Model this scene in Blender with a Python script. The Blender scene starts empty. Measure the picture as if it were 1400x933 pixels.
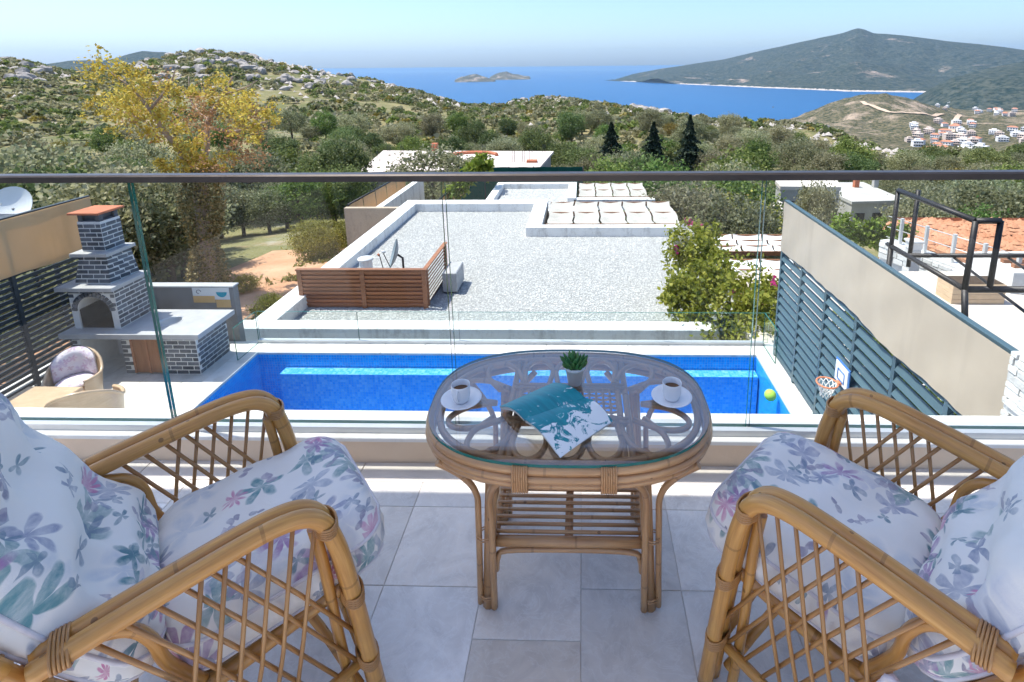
import bpy, math, random
import numpy as np
from mathutils import Vector, Matrix
R = math.radians
random.seed(7); rng = np.random.default_rng(7)
SC = bpy.context.scene
COL = SC.collection

# ------------------------------------------------------------------ camera
F, CX, CY, EYE = 735.0, 776.0, 250.0, 1.6          # focal length and principal point in photo pixels (1400 x 933)
def _axes():
    u, v, s, a = (796-CX)/F, (89-CY)/F, .0095, 0.0
    for _ in range(50):
        b = -u-v*a
        a = v*b-s*(1-u*b)
    dx = np.array([1, a, -u-v*a]); dx /= np.linalg.norm(dx)
    dy = np.array([u, v, 1.0]); dy /= np.linalg.norm(dy)
    dz = np.cross(dx, dy)
    return dx, dy, (-dz if dz[1] > 0 else dz)
DX, DY, DZ = _axes()
def ray(x, y):
    r = np.array([(x-CX)/F, (y-CY)/F, 1.0])
    return np.array([r@DX, r@DY, r@DZ])
def P(x, y, X=None, Y=None, Z=None):
    r = ray(x, y)
    t = (Z-EYE)/r[2] if Z is not None else (Y/r[1] if Y is not None else X/r[0])
    p = t*r
    return (float(p[0]), float(p[1]), float(p[2]+EYE))
cam = bpy.data.cameras.new('camera'); camo = bpy.data.objects.new('camera', cam); COL.objects.link(camo)
right = (DX[0], DY[0], DZ[0]); up = (-DX[1], -DY[1], -DZ[1]); back = (-DX[2], -DY[2], -DZ[2])
M = Matrix(((right[0], up[0], back[0], 0), (right[1], up[1], back[1], 0), (right[2], up[2], back[2], EYE), (0, 0, 0, 1)))
camo.matrix_world = M
cam.sensor_width = 36; cam.lens = 36*F/1400
cam.shift_x = (700-CX)/1400; cam.shift_y = (CY-466.5)/1400
cam.clip_start = .05; cam.clip_end = 90000
SC.camera = camo

# ------------------------------------------------------------------ world, sun, exposure
SUN_EL, SUNV = R(65), Vector((-.44, .10, 1.0)).normalized()       # towards the sun
SUN_EL = math.asin(SUNV.z)
w = bpy.data.worlds.new('World'); SC.world = w; w.use_nodes = True
nt = w.node_tree; bg = nt.nodes['Background']
sky = nt.nodes.new('ShaderNodeTexSky'); sky.sky_type = 'NISHITA'; sky.sun_disc = False
sky.sun_elevation = SUN_EL; sky.sun_rotation = math.atan2(SUNV.x, SUNV.y)
sky.altitude = 450; sky.air_density = .9; sky.dust_density = 2.3; sky.ozone_density = 6.5
nt.links.new(sky.outputs[0], bg.inputs[0]); bg.inputs[1].default_value = .079
sl = bpy.data.lights.new('sun', 'SUN'); sl.energy = 2.0; sl.angle = R(.5); sl.color = (1, .95, .87)
so = bpy.data.objects.new('sun', sl); COL.objects.link(so)
so.rotation_euler = (-SUNV).to_track_quat('-Z', 'Y').to_euler()
SC.view_settings.view_transform = 'Standard'; SC.view_settings.look = 'None'
SC.view_settings.gamma = 1; SC.view_settings.use_curve_mapping = False
SC.view_settings.exposure = 1.8
SC.render.engine = 'CYCLES'
cy = SC.cycles
cy.use_denoising = True; cy.max_bounces = 10; cy.transparent_max_bounces = 24; cy.diffuse_bounces = 4; cy.glossy_bounces = 4
cy.volume_bounces = 0; cy.caustics_reflective = False; cy.caustics_refractive = False
cy.use_adaptive_sampling = True; cy.adaptive_threshold = .02

# ------------------------------------------------------------------ material helpers
MATS = {}
class NT:
    def __init__(s, name):
        s.m = bpy.data.materials.new(name); s.m.use_nodes = True; s.t = s.m.node_tree
        s.out = s.t.nodes['Material Output']; s.p = s.t.nodes['Principled BSDF']; MATS[name] = s.m
    def n(s, typ, **k):
        x = s.t.nodes.new(typ)
        for a, b in k.items():
            if a.startswith('i_'):
                key = a[2:]; key = int(key) if key.isdigit() else key.replace('_', ' ')
                x.inputs[key].default_value = b
            else: setattr(x, a, b)
        return x
    def l(s, a, b): s.t.links.new(a, b)
    def math(s, op, a, b=None, c=None, clamp=False):
        x = s.n('ShaderNodeMath', operation=op, use_clamp=clamp)
        for i, v in enumerate((a, b, c)):
            if v is None: continue
            if isinstance(v, (int, float)): x.inputs[i].default_value = v
            else: s.l(v, x.inputs[i])
        return x.outputs[0]
    def mix(s, fac, a, b):
        x = s.n('ShaderNodeMix', data_type='RGBA', clamp_factor=True)
        for i, v in ((0, fac), (6, a), (7, b)):
            if isinstance(v, (int, float)): x.inputs[i].default_value = v
            elif isinstance(v, tuple): x.inputs[i].default_value = (*v[:3], 1)
            else: s.l(v, x.inputs[i])
        return x.outputs[2]
    def ramp(s, fac, stops, interp='LINEAR'):
        x = s.n('ShaderNodeValToRGB'); x.color_ramp.interpolation = interp
        e = x.color_ramp.elements
        while len(e) < len(stops): e.new(.5)
        for i, (p, c) in enumerate(stops): e[i].position = p; e[i].color = (*c, 1) if len(c) == 3 else c
        s.l(fac, x.inputs[0]); return x.outputs[0]
    def coord(s, kind='Object', scale=(1, 1, 1), loc=(0, 0, 0)):
        if kind == 'World': o = s.n('ShaderNodeNewGeometry').outputs['Position']
        else: o = s.n('ShaderNodeTexCoord').outputs[kind]
        mp = s.n('ShaderNodeMapping'); mp.inputs['Scale'].default_value = scale; mp.inputs['Location'].default_value = loc
        s.l(o, mp.inputs[0]); return mp.outputs[0]
    def noise(s, vec, scale, detail=4, rough=.55, dist=0):
        x = s.n('ShaderNodeTexNoise'); x.inputs['Scale'].default_value = scale; x.inputs['Detail'].default_value = detail
        x.inputs['Roughness'].default_value = rough; x.inputs['Distortion'].default_value = dist
        s.l(vec, x.inputs['Vector']); return x.outputs['Fac']
    def bump(s, h, strength=.3, dist=.01):
        x = s.n('ShaderNodeBump'); x.inputs['Strength'].default_value = strength; x.inputs['Distance'].default_value = dist
        s.l(h, x.inputs['Height']); s.l(x.outputs[0], s.p.inputs['Normal'])
    def base(s, c):
        if isinstance(c, tuple): s.p.inputs['Base Color'].default_value = (*c, 1)
        else: s.l(c, s.p.inputs['Base Color'])
    def set(s, rough=.6, spec=.4, metal=0):
        s.p.inputs['Roughness'].default_value = rough; s.p.inputs['Specular IOR Level'].default_value = spec; s.p.inputs['Metallic'].default_value = metal

def plain(name, c1, c2, scale=6, rough=.6, spec=.35, bump=.15, bdist=.004, metal=0, coord='Object', stretch=(1, 1, 1), rnd=0.0, fine=None, grime=0.0):
    t = NT(name); v = t.coord(coord, stretch); f = t.noise(v, scale)
    f2 = t.math('MULTIPLY_ADD', f, 1.8, -.4, clamp=True)
    c = t.mix(f2, c1, c2)
    if rnd:
        oi = t.n('ShaderNodeObjectInfo').outputs['Random']
        h = t.n('ShaderNodeHueSaturation'); h.inputs['Hue'].default_value = .5
        t.l(t.math('MULTIPLY_ADD', oi, rnd*2, 1-rnd), h.inputs['Value']); t.l(c, h.inputs['Color']); c = h.outputs[0]
    if grime:
        g1 = t.noise(t.coord('World', (1, 1, .18)), 2.6, 6, .68); g2 = t.noise(t.coord('World'), 9, 5, .7)
        c = t.mix(t.math('MULTIPLY', t.math('MULTIPLY_ADD', t.math('ADD', g1, t.math('MULTIPLY', g2, .5)), 4.5, -3.35, clamp=True), grime), c, (.20, .18, .155))
    t.base(c); t.set(rough, spec, metal)
    g = t.noise(v, fine or scale*8, 5)
    if bump: t.bump(g, bump, bdist)
    t.l(t.math('MULTIPLY_ADD', g, .25, rough-.12, clamp=True), t.p.inputs['Roughness'])
    return t.m

def leafmat(name, stops, trans=.3, rnd=.25, rough=.55):
    t = NT(name); g = t.n('ShaderNodeNewGeometry').outputs['Random Per Island']
    c = t.ramp(g, stops)
    oi = t.n('ShaderNodeObjectInfo').outputs['Random']
    h = t.n('ShaderNodeHueSaturation')
    t.l(t.math('MULTIPLY_ADD', oi, rnd*2, 1-rnd), h.inputs['Value'])
    t.l(t.math('MULTIPLY_ADD', t.math('FRACT', t.math('MULTIPLY', oi, 7.31)), .05, .475), h.inputs['Hue']); t.l(c, h.inputs['Color'])
    t.base(h.outputs[0]); t.set(rough, .25)
    tr = t.n('ShaderNodeBsdfTranslucent'); t.l(h.outputs[0], tr.inputs[0])
    mx = t.n('ShaderNodeMixShader'); mx.inputs[0].default_value = trans
    t.l(t.p.outputs[0], mx.inputs[1]); t.l(tr.outputs[0], mx.inputs[2]); t.l(mx.outputs[0], t.out.inputs[0])
    return t.m

def glassmat(name, tint, gloss=1.0, ior=1.5, bumpscale=None):
    t = NT(name); t.t.nodes.remove(t.p)
    tr = t.n('ShaderNodeBsdfTransparent'); tr.inputs[0].default_value = (*tint, 1)
    gl = t.n('ShaderNodeBsdfGlossy'); gl.inputs['Roughness'].default_value = .01
    fr = t.n('ShaderNodeLayerWeight'); f0 = ((ior-1)/(ior+1))**2          # Schlick reflectance
    sch = t.math('MULTIPLY_ADD', t.math('POWER', fr.outputs['Facing'], 5.0), 1-f0, f0)
    mx = t.n('ShaderNodeMixShader'); t.l(t.math('MULTIPLY', sch, gloss, clamp=True), mx.inputs[0])
    t.l(tr.outputs[0], mx.inputs[1]); t.l(gl.outputs[0], mx.inputs[2]); t.l(mx.outputs[0], t.out.inputs[0])
    if bumpscale:
        b = t.n('ShaderNodeBump'); b.inputs['Strength'].default_value = .25; b.inputs['Distance'].default_value = .01
        t.l(t.noise(t.coord('World'), bumpscale, 3), b.inputs['Height'])
        t.l(b.outputs[0], gl.inputs['Normal']); t.l(b.outputs[0], fr.inputs['Normal'])
    return t.m

# ------------------------------------------------------------------ mesh helpers
class MB:
    def __init__(s): s.v = []; s.f = []; s.uv = []; s.mi = []; s.sm = []
    def face(s, idx, uv=None, mi=0, smooth=False): s.f.append(tuple(idx)); s.uv.append(uv); s.mi.append(mi); s.sm.append(smooth)
    def box(s, a, b, mi=0, M=None, top=None):
        """axis box from corner a to corner b; top=(sx, sy) scales the upper face about its centre"""
        x0, y0, z0 = a; x1, y1, z1 = b
        o = len(s.v); cx, cy = (x0+x1)/2, (y0+y1)/2; sx, sy = top or (1, 1)
        for z, kx, ky in ((z0, 1, 1), (z1, sx, sy)):
            for x, y in ((x0, y0), (x1, y0), (x1, y1), (x0, y1)):
                p = Vector((cx+(x-cx)*kx, cy+(y-cy)*ky, z)); s.v.append(tuple(M@p if M else p))
        for q in ((3, 2, 1, 0), (4, 5, 6, 7), (0, 1, 5, 4), (1, 2, 6, 5), (2, 3, 7, 6), (3, 0, 4, 7)): s.face([o+i for i in q], None, mi)
        return s
    def bevbox(s, a, b, r=.004, M=None):
        """box with chamfered upper rim (paving, planks)"""
        x0, y0, z0 = a; x1, y1, z1 = b; o = len(s.v)
        for (dx, z) in ((0, z0), (0, z1-r), (r, z1)):
            for x, y in ((x0+dx, y0+dx), (x1-dx, y0+dx), (x1-dx, y1-dx), (x0+dx, y1-dx)):
                p = Vector((x, y, z)); s.v.append(tuple(M@p if M else p))
        for k in (0, 4):
            for i in range(4): j = (i+1) % 4; s.face((o+k+i, o+k+j, o+k+4+j, o+k+4+i))
        s.face((o+8, o+9, o+10, o+11)); s.face((o+3, o+2, o+1, o)); return s
    def tube(s, pts, r, seg=8, closed=False, caps=True, mi=0):
        pts = [Vector(p) for p in pts]; n = len(pts); rs = r if hasattr(r, '__len__') else [r]*n
        o = len(s.v); L = 0; Ls = []; prev = None
        for i, p in enumerate(pts):
            if closed: d = pts[(i+1) % n]-pts[i-1]
            else: d = pts[min(i+1, n-1)]-pts[max(i-1, 0)]
            if d.length < 1e-9: d = Vector((0, 0, 1))
            d.normalize()
            if prev is None:
                a = Vector((0, 0, 1)) if abs(d.z) < .9 else Vector((1, 0, 0)); e1 = d.cross(a).normalized()
            else: e1 = (prev-d*prev.dot(d)).normalized()
            prev = e1; e2 = d.cross(e1)
            if i: L += (p-pts[i-1]).length
            Ls.append(L)
            for k in range(seg):
                t = 2*math.pi*k/seg; s.v.append(tuple(p+(e1*math.cos(t)+e2*math.sin(t))*rs[i]))
        m = n if closed else n-1
        for i in range(m):
            j = (i+1) % n; l0 = Ls[i]; l1 = Ls[j] if j else L+.02
            for k in range(seg):
                k2 = (k+1) % seg; c = 2*math.pi*rs[i]
                s.face((o+i*seg+k, o+i*seg+k2, o+j*seg+k2, o+j*seg+k), [(l0, k/seg*c), (l0, (k+1)/seg*c), (l1, (k+1)/seg*c), (l1, k/seg*c)], mi, True)
        if caps and not closed:
            s.face([o+k for k in range(seg)][::-1], None, mi); s.face([o+(n-1)*seg+k for k in range(seg)], None, mi)
        return s
    def lathe(s, prof, c=(0, 0, 0), seg=20, mi=0, smooth=True):
        o = len(s.v); n = len(prof)
        for r, z in prof:
            for k in range(seg):
                t = 2*math.pi*k/seg; s.v.append((c[0]+r*math.cos(t), c[1]+r*math.sin(t), c[2]+z))
        for i in range(n-1):
            for k in range(seg):
                k2 = (k+1) % seg; s.face((o+i*seg+k, o+i*seg+k2, o+(i+1)*seg+k2, o+(i+1)*seg+k), None, mi, smooth)
        return s
    def disc(s, c, r, seg=20, mi=0):
        o = len(s.v)
        for k in range(seg): t = 2*math.pi*k/seg; s.v.append((c[0]+r*math.cos(t), c[1]+r*math.sin(t), c[2]))
        s.face(range(o, o+seg), None, mi); return s
    def poly(s, pts, mi=0, uv=None): o = len(s.v); s.v += [tuple(p) for p in pts]; s.face(range(o, o+len(pts)), uv, mi); return s
    def prism(s, pts, z0, z1, mi=0):
        """vertical extrusion of an xy polygon (counter-clockwise)"""
        n = len(pts); o = len(s.v); s.v += [(x, y, z0) for x, y in pts]+[(x, y, z1) for x, y in pts]
        s.face([o+i for i in range(n)][::-1], None, mi); s.face([o+n+i for i in range(n)], None, mi)
        for i in range(n): j = (i+1) % n; s.face((o+i, o+j, o+n+j, o+n+i), None, mi)
        return s
    def grid(s, fn, nu, nv, uvfn=None, smooth=True, mi=0, flip=False):
        o = len(s.v)
        for i in range(nu+1):
            for j in range(nv+1): s.v.append(tuple(fn(i/nu, j/nv)))
        for i in range(nu):
            for j in range(nv):
                q = [o+i*(nv+1)+j, o+(i+1)*(nv+1)+j, o+(i+1)*(nv+1)+j+1, o+i*(nv+1)+j+1]
                u = [(i/nu, j/nv), ((i+1)/nu, j/nv), ((i+1)/nu, (j+1)/nv), (i/nu, (j+1)/nv)]
                if flip: q = q[::-1]; u = u[::-1]
                s.face(q, [uvfn(*t) for t in u] if uvfn else None, mi, smooth)
        return s
    def mesh(s, name, mats, off=(0, 0, 0)):
        me = bpy.data.meshes.new(name)
        ox, oy, oz = off
        me.from_pydata([(x-ox, y-oy, z-oz) for x, y, z in s.v], [], s.f)
        for m in (mats if isinstance(mats, (list, tuple)) else [mats]): me.materials.append(MATS[m])
        me.polygons.foreach_set('material_index', s.mi); me.polygons.foreach_set('use_smooth', s.sm)
        ul = me.uv_layers.new(name='UVMap'); data = []
        vs = me.vertices
        for p, uv in zip(me.polygons, s.uv):
            if uv is not None: 
                for t in uv: data += t
            else:
                nx, ny, nz = abs(p.normal.x), abs(p.normal.y), abs(p.normal.z)
                for vi in p.vertices:
                    c = vs[vi].co; c = (c.x+ox, c.y+oy, c.z+oz)
                    data += (c[0], c[1]) if nz >= nx and nz >= ny else ((c[0], c[2]) if ny >= nx else (c[1], c[2]))
        ul.data.foreach_set('uv', data)
        return me
    def build(s, name, mats, parent=None, loc=None):
        off = tuple(parent.get('_o', (0, 0, 0))) if parent else (loc or (0, 0, 0))
        o = bpy.data.objects.new(name, s.mesh(name, mats, off)); COL.objects.link(o)
        if parent: o.parent = parent; o['_o'] = off
        else: o.location = off; o['_o'] = off
        return o
def tag(o, label, cat, group=None, kind=None):
    o['label'] = label; o['category'] = cat
    if group: o['group'] = group
    if kind: o['kind'] = kind
    return o
def thing(name, label, cat, loc=(0, 0, 0), group=None, rz=0, local=False, kind=None):
    o = bpy.data.objects.new(name, None); COL.objects.link(o); o.location = loc; o.rotation_euler = (0, 0, rz)
    o.empty_display_size = .1
    o['_o'] = (0, 0, 0) if local else tuple(loc)
    return tag(o, label, cat, group, kind)
def inst(name, me, parent=None, loc=(0, 0, 0), rot=(0, 0, 0), scale=(1, 1, 1), mw=None):
    """a further object that shares mesh data; positions are world positions"""
    o = bpy.data.objects.new(name, me); COL.objects.link(o)
    off = Vector(tuple(parent.get('_o', (0, 0, 0)))) if parent else Vector((0, 0, 0))
    if mw is not None:
        o.matrix_basis = Matrix.Translation(-off)@mw
    else:
        o.location = Vector(loc)-off; o.rotation_euler = rot; o.scale = scale
    if parent: o.parent = parent; o['_o'] = tuple(off)
    return o
def copy_tree(o, parent=None):
    c = o.copy(); COL.objects.link(c); c.parent = parent
    for ch in list(o.children): copy_tree(ch, c)
    return c
def arc(c, r, a0, a1, n, ax='xz'):
    out = []
    for i in range(n+1):
        t = R(a0+(a1-a0)*i/n); p, q = r*math.cos(t), r*math.sin(t)
        out.append((c[0]+p, c[1]+q, c[2]) if ax == 'xy' else ((c[0]+p, c[1], c[2]+q) if ax == 'xz' else (c[0], c[1]+p, c[2]+q)))
    return out
def smooth_path(pts, n=6):
    pts = [Vector(p) for p in pts]; out = []
    for i in range(len(pts)-1):
        p0, p1, p2, p3 = pts[max(i-1, 0)], pts[i], pts[i+1], pts[min(i+2, len(pts)-1)]
        for k in range(n):
            t = k/n; out.append(.5*((2*p1)+(p2-p0)*t+(2*p0-5*p1+4*p2-p3)*t*t+(3*p1-p0-3*p2+p3)*t**3))
    return out+[pts[-1]]

# ------------------------------------------------------------------ materials
def marble():
    t = NT('marble'); v = t.coord('World'); oi = t.n('ShaderNodeObjectInfo').outputs['Random']
    off = t.n('ShaderNodeCombineXYZ'); t.l(t.math('MULTIPLY', oi, 37.0), off.inputs[0]); t.l(t.math('MULTIPLY', oi, 91.0), off.inputs[1])
    ad = t.n('ShaderNodeVectorMath', operation='ADD'); t.l(v, ad.inputs[0]); t.l(off.outputs[0], ad.inputs[1]); v = ad.outputs[0]
    f = t.noise(v, 7, 6, .62, 1.2); c = t.ramp(f, [(.25, (.60, .56, .52)), (.5, (.76, .715, .665)), (.75, (.87, .82, .76))])
    ve = t.noise(v, 10, 5, .6, 2.5); ve = t.math('ABSOLUTE', t.math('SUBTRACT', ve, .5)); ve = t.math('SUBTRACT', 1, t.math('MULTIPLY', ve, 30), clamp=True)
    c = t.mix(t.math('MULTIPLY', ve, .4), c, (.88, .86, .83))
    sp = t.noise(v, 45, 3, .6); sp = t.math('MULTIPLY_ADD', sp, 5, -3.1, clamp=True); c = t.mix(t.math('MULTIPLY', sp, .35), c, (.40, .37, .37))
    h = t.n('ShaderNodeHueSaturation'); t.l(t.math('MULTIPLY_ADD', oi, .30, .84), h.inputs['Value'])
    t.l(t.math('MULTIPLY_ADD', t.math('FRACT', t.math('MULTIPLY', oi, 5.7)), 1.2, .6), h.inputs['Saturation']); t.l(c, h.inputs['Color'])
    t.base(h.outputs[0]); t.set(.32, .45); t.l(t.math('MULTIPLY_ADD', f, .3, .2), t.p.inputs['Roughness']); t.bump(sp, .12, .002)
marble()
def rattan(name, a, b, c, node=True):
    t = NT(name); uv = t.coord('UV', (6, 90, 1)); f = t.noise(uv, 1, 5, .6)
    col = t.ramp(f, [(.25, a), (.55, b), (.8, c)])
    big = t.noise(t.coord('Object'), 6, 3); col = t.mix(t.math('MULTIPLY_ADD', big, 1.6, -.55, clamp=True), col, tuple(x*.72 for x in b))
    sx = t.n('ShaderNodeSeparateXYZ'); t.l(t.coord('UV'), sx.inputs[0])
    if node:
        k = t.math('FRACT', t.math('MULTIPLY_ADD', t.n('ShaderNodeObjectInfo').outputs['Random'], 3.7, t.math('MULTIPLY', sx.outputs[0], 3.1))); k = t.math('COMPARE', k, .5, .011)
        col = t.mix(t.math('MULTIPLY', k, .4), col, tuple(x*.45 for x in a))
        vo = t.n('ShaderNodeTexVoronoi'); vo.inputs['Scale'].default_value = 14; t.l(t.coord('Object'), vo.inputs['Vector'])
        sp = t.math('LESS_THAN', vo.outputs['Distance'], .085); col = t.mix(t.math('MULTIPLY', sp, .6), col, tuple(x*.22 for x in a))
    t.base(col); t.set(.33, .5); t.l(t.math('MULTIPLY_ADD', f, .3, .2), t.p.inputs['Roughness'])
    t.p.inputs['Coat Weight'].default_value = .35; t.p.inputs['Coat Roughness'].default_value = .22
    t.bump(f, .12, .002)
rattan('rattan', (.38, .15, .032), (.63, .31, .075), (.80, .47, .15))
rattan('rattan_thin', (.38, .175, .05), (.52, .26, .085), (.60, .33, .12), False)
rattan('rattan_table', (.36, .17, .065), (.56, .31, .14), (.68, .42, .21))
rattan('rattan_pale', (.50, .34, .20), (.60, .43, .27), (.68, .52, .36), False)
def floral(name, base, dark=1.0, lilac=False):
    t = NT(name); uv = t.coord('UV')
    ns = t.n('ShaderNodeTexNoise'); ns.inputs['Scale'].default_value = 9; ns.inputs['Detail'].default_value = 3; t.l(uv, ns.inputs['Vector'])
    wob = t.n('ShaderNodeVectorMath', operation='MULTIPLY_ADD'); t.l(ns.outputs['Color'], wob.inputs[0]); wob.inputs[1].default_value = (.05, .05, 0); t.l(uv, wob.inputs[2])
    wat = t.noise(uv, 38, 4, .6); wat2 = t.noise(uv, 120, 2, .6)
    col = t.mix(t.math('MULTIPLY', t.noise(uv, 3, 2), .5), base, tuple(x*.9 for x in base))
    def layer(col, scale, off, thr, n, rad, cols, power, soft=14):
        mp = t.n('ShaderNodeMapping'); mp.inputs['Scale'].default_value = (scale,)*3; mp.inputs['Location'].default_value = (*off, 0); t.l(wob.outputs[0], mp.inputs[0])
        vo = t.n('ShaderNodeTexVoronoi', voronoi_dimensions='2D'); vo.inputs['Scale'].default_value = 1; t.l(mp.outputs[0], vo.inputs['Vector'])
        d = t.n('ShaderNodeVectorMath', operation='SUBTRACT'); t.l(mp.outputs[0], d.inputs[0]); t.l(vo.outputs['Position'], d.inputs[1])
        s = t.n('ShaderNodeSeparateXYZ'); t.l(d.outputs[0], s.inputs[0])
        rc = t.n('ShaderNodeSeparateColor'); t.l(vo.outputs['Color'], rc.inputs[0])
        ang = t.math('ARCTAN2', s.outputs[1], s.outputs[0]); ang = t.math('MULTIPLY_ADD', rc.outputs[0], 6.28, ang)
        pet = t.math('ABSOLUTE', t.math('COSINE', t.math('MULTIPLY', ang, n/2)))
        pet = t.math('POWER', pet, power)
        lim = t.math('MULTIPLY', t.math('MULTIPLY_ADD', pet, .82, .18), t.math('MULTIPLY_ADD', rc.outputs[1], rad*.5, rad*.7))
        m = t.math('MULTIPLY', t.math('SUBTRACT', lim, vo.outputs['Distance']), soft, clamp=True)
        m = t.math('MULTIPLY', m, t.math('GREATER_THAN', rc.outputs[2], thr))
        m = t.math('MULTIPLY', m, t.math('MULTIPLY_ADD', wat, 1.9, -.22, clamp=True))
        cc = t.ramp(t.math('ADD', t.math('MULTIPLY', rc.outputs[1], .7), t.math('MULTIPLY', wat2, .3)), cols)
        return t.mix(t.math('MULTIPLY', m, dark), col, cc)
    if lilac:
        col = layer(col, 7, (0, 0), .1, 5, .55, [(0, (.42, .22, .40)), (.5, (.62, .42, .55)), (1, (.5, .45, .6))], .7, 6)
        col = layer(col, 11, (3, 1), .4, 4, .5, [(0, (.45, .2, .3)), (1, (.6, .5, .5))], .8, 6)
    else:
        col = layer(col, 7.0, (0, 0), .74, 5, .60, [(0, (.56, .60, .66)), (.5, (.66, .68, .70)), (1, (.64, .60, .68))], .5, 5)         # pale washes
        col = layer(col, 10.5, (5.3, 2.1), .70, 6, .60, [(0, (.20, .25, .36)), (.5, (.32, .34, .46)), (1, (.44, .50, .54))], 1.0, 11)     # slate leaves
        col = layer(col, 9.5, (1.7, 8.2), .68, 5, .58, [(0, (.04, .18, .22)), (.5, (.10, .27, .30)), (1, (.26, .37, .36))], 1.1, 11)     # teal leaves
        col = layer(col, 9, (9.1, 4.4), .86, 7, .52, [(0, (.26, .14, .32)), (.5, (.36, .20, .40)), (1, (.48, .36, .54))], 1.0, 11)     # violet flowers
        col = layer(col, 10.5, (3.3, 6.6), .90, 9, .46, [(0, (.55, .16, .32)), (1, (.66, .36, .50))], .7, 14)                             # pink flowers
        col = layer(col, 19, (7.7, 1.2), .84, 4, .60, [(0, (.08, .22, .26)), (1, (.34, .34, .46))], 1.6, 14)                              # sprigs
        col = layer(col, 24, (2.2, 9.9), .88, 2, .62, [(0, (.20, .22, .30)), (1, (.42, .36, .46))], 2.0, 14)
    t.base(col); t.set(.85, .15); t.p.inputs['Sheen Weight'].default_value = .15
    wv = t.noise(uv, 900, 1, .5); wr = t.noise(uv, 11, 3, .5, .8)
    t.bump(t.math('ADD', t.math('MULTIPLY', wr, 6.0), wv), .35, .003)
floral('floral', (.86, .83, .785), .95); floral('floral_lilac', (.74, .68, .72), .9, True)
plain('piping', (.74, .72, .74), (.62, .58, .62), 40, .85, .1)
plain('tie_cloth', (.72, .68, .68), (.55, .48, .54), 25, .9, .1)
plain('porcelain', (.82, .82, .83), (.76, .76, .78), 3, .18, .5, 0)
plain('coffee', (.10, .05, .02), (.16, .08, .03), 20, .2, .4, 0)
plain('pot_white', (.78, .77, .76), (.70, .69, .68), 9, .55, .3)
plain('potting_soil', (.05, .035, .025), (.10, .07, .05), 60, .95, .1, .6)
leafmat('succulent', [(0, (.035, .12, .035)), (.6, (.07, .20, .06)), (1, (.14, .28, .10))], .15, .1, .4)
plain('paper', (.80, .77, .70), (.70, .66, .58), 60, .8, .15, stretch=(1, 1, 30))
def bookcover():
    t = NT('book_cover'); uv = t.coord('UV')
    f = t.noise(uv, 16, 6, .7, 1.5); f2 = t.noise(t.coord('UV', (9, 70, 1)), 1, 3)
    sx = t.n('ShaderNodeSeparateXYZ'); t.l(uv, sx.inputs[0])
    col = t.mix(t.math('MULTIPLY_ADD', f2, 1.5, -.3, clamp=True), (.0, .15, .20), (.01, .30, .34))
    g = t.math('ADD', f, t.math('MULTIPLY', t.math('SUBTRACT', sx.outputs[0], .03), 1.1))
    w_ = t.math('MULTIPLY', t.math('SUBTRACT', g, .545), 40, clamp=True)
    band = t.math('GREATER_THAN', sx.outputs[0], .165)
    col = t.mix(w_, col, (.78, .80, .80)); col = t.mix(t.math('MULTIPLY', band, .6), col, (.01, .22, .32))
    t.base(col); t.set(.35, .45)
bookcover()
glassmat('glass_clear', (.96, .988, .975), .32); glassmat('glass_table', (.985, .995, .995), 3.2)
def edgeglass():
    t = NT('glass_edge'); v = t.coord('World', (1, 1, 1)); f = t.noise(v, 5)
    t.base(t.mix(f, (.008, .09, .075), (.03, .20, .165))); t.set(.08, .6)
edgeglass()
plain('bronze_rail', (.055, .045, .042), (.085, .072, .066), 3, .38, .5, .05, metal=.6)
plain('aluminium', (.55, .55, .54), (.66, .66, .65), 3, .4, .5, .05, metal=.3)
plain('kerb_stone', (.66, .50, .36), (.75, .59, .44), 5, .7, .3, .3)
plain('threshold_stone', (.58, .54, .50), (.68, .63, .58), 7, .55, .3, .2)
plain('white_render', (.72, .71, .69), (.80, .79, .77), 2.2, .85, .2, .3, coord='World', grime=.4)
plain('ceiling_paint', (.78, .77, .75), (.82, .81, .80), 2, .9, .1, .1)
plain('limestone', (.56, .53, .48), (.68, .65, .60), 4, .75, .25, .3, rnd=.07, coord='World', grime=.3)
plain('coping_stone', (.66, .64, .60), (.76, .74, .71), 5, .7, .25, .3, rnd=.05, coord='World', grime=.35)

# ------------------------------------------------------------------ balcony floor, kerb, overhead slab
T = .3115
fl = MB().box((-3.6, -4.6, -.26), (3.6, 1.80, -.0035)).build('balcony_floor', 'threshold_stone')
tag(fl, 'pale veined marble tiled balcony floor under the rattan furniture', 'floor', kind='structure')
tile = MB().bevbox((-T/2+.0012, -T/2+.0012, -.014), (T/2-.0012, T/2-.0012, 0), .0012).mesh('tile', 'marble')
for i in range(-11, 12):
    x = -.009-T/2+i*T
    if abs(x) > 3.4: continue
    shift = .155 if i % 4 == 0 else 0
    for j in range(-9, 2):
        y = 1.371-T/2+j*T+shift
        if y+T/2 > 1.80:
            k = (1.80-(y-T/2))
            if k < .04: continue
            inst('tile', tile, fl, (x, y-T/2+k/2, 0), scale=(1, k/T, 1)); continue
        inst('tile', tile, fl, (x, y, 0), rot=(0, 0, random.choice((0, math.pi))))
    k = 1.80-(1.371+T+shift)
    if k > .04: inst('tile', tile, fl, (x, 1.80-k/2, 0), scale=(1, k/T, 1))
hw = thing('house_front', 'white rendered house front with glass doors behind the balcony', 'house', (0, -4.6, 0))
for a, b in (((-6, -5.0, -7.6), (6, -4.602, -.26)), ((-6, -5.0, -.26), (-2.4, -4.6, 2.9)), ((2.4, -5.0, -.26), (6, -4.6, 2.9)), ((-2.4, -5.0, 2.3), (2.4, -4.6, 2.9))): MB().box(a, b).build('wall', 'white_render', hw)
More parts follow.
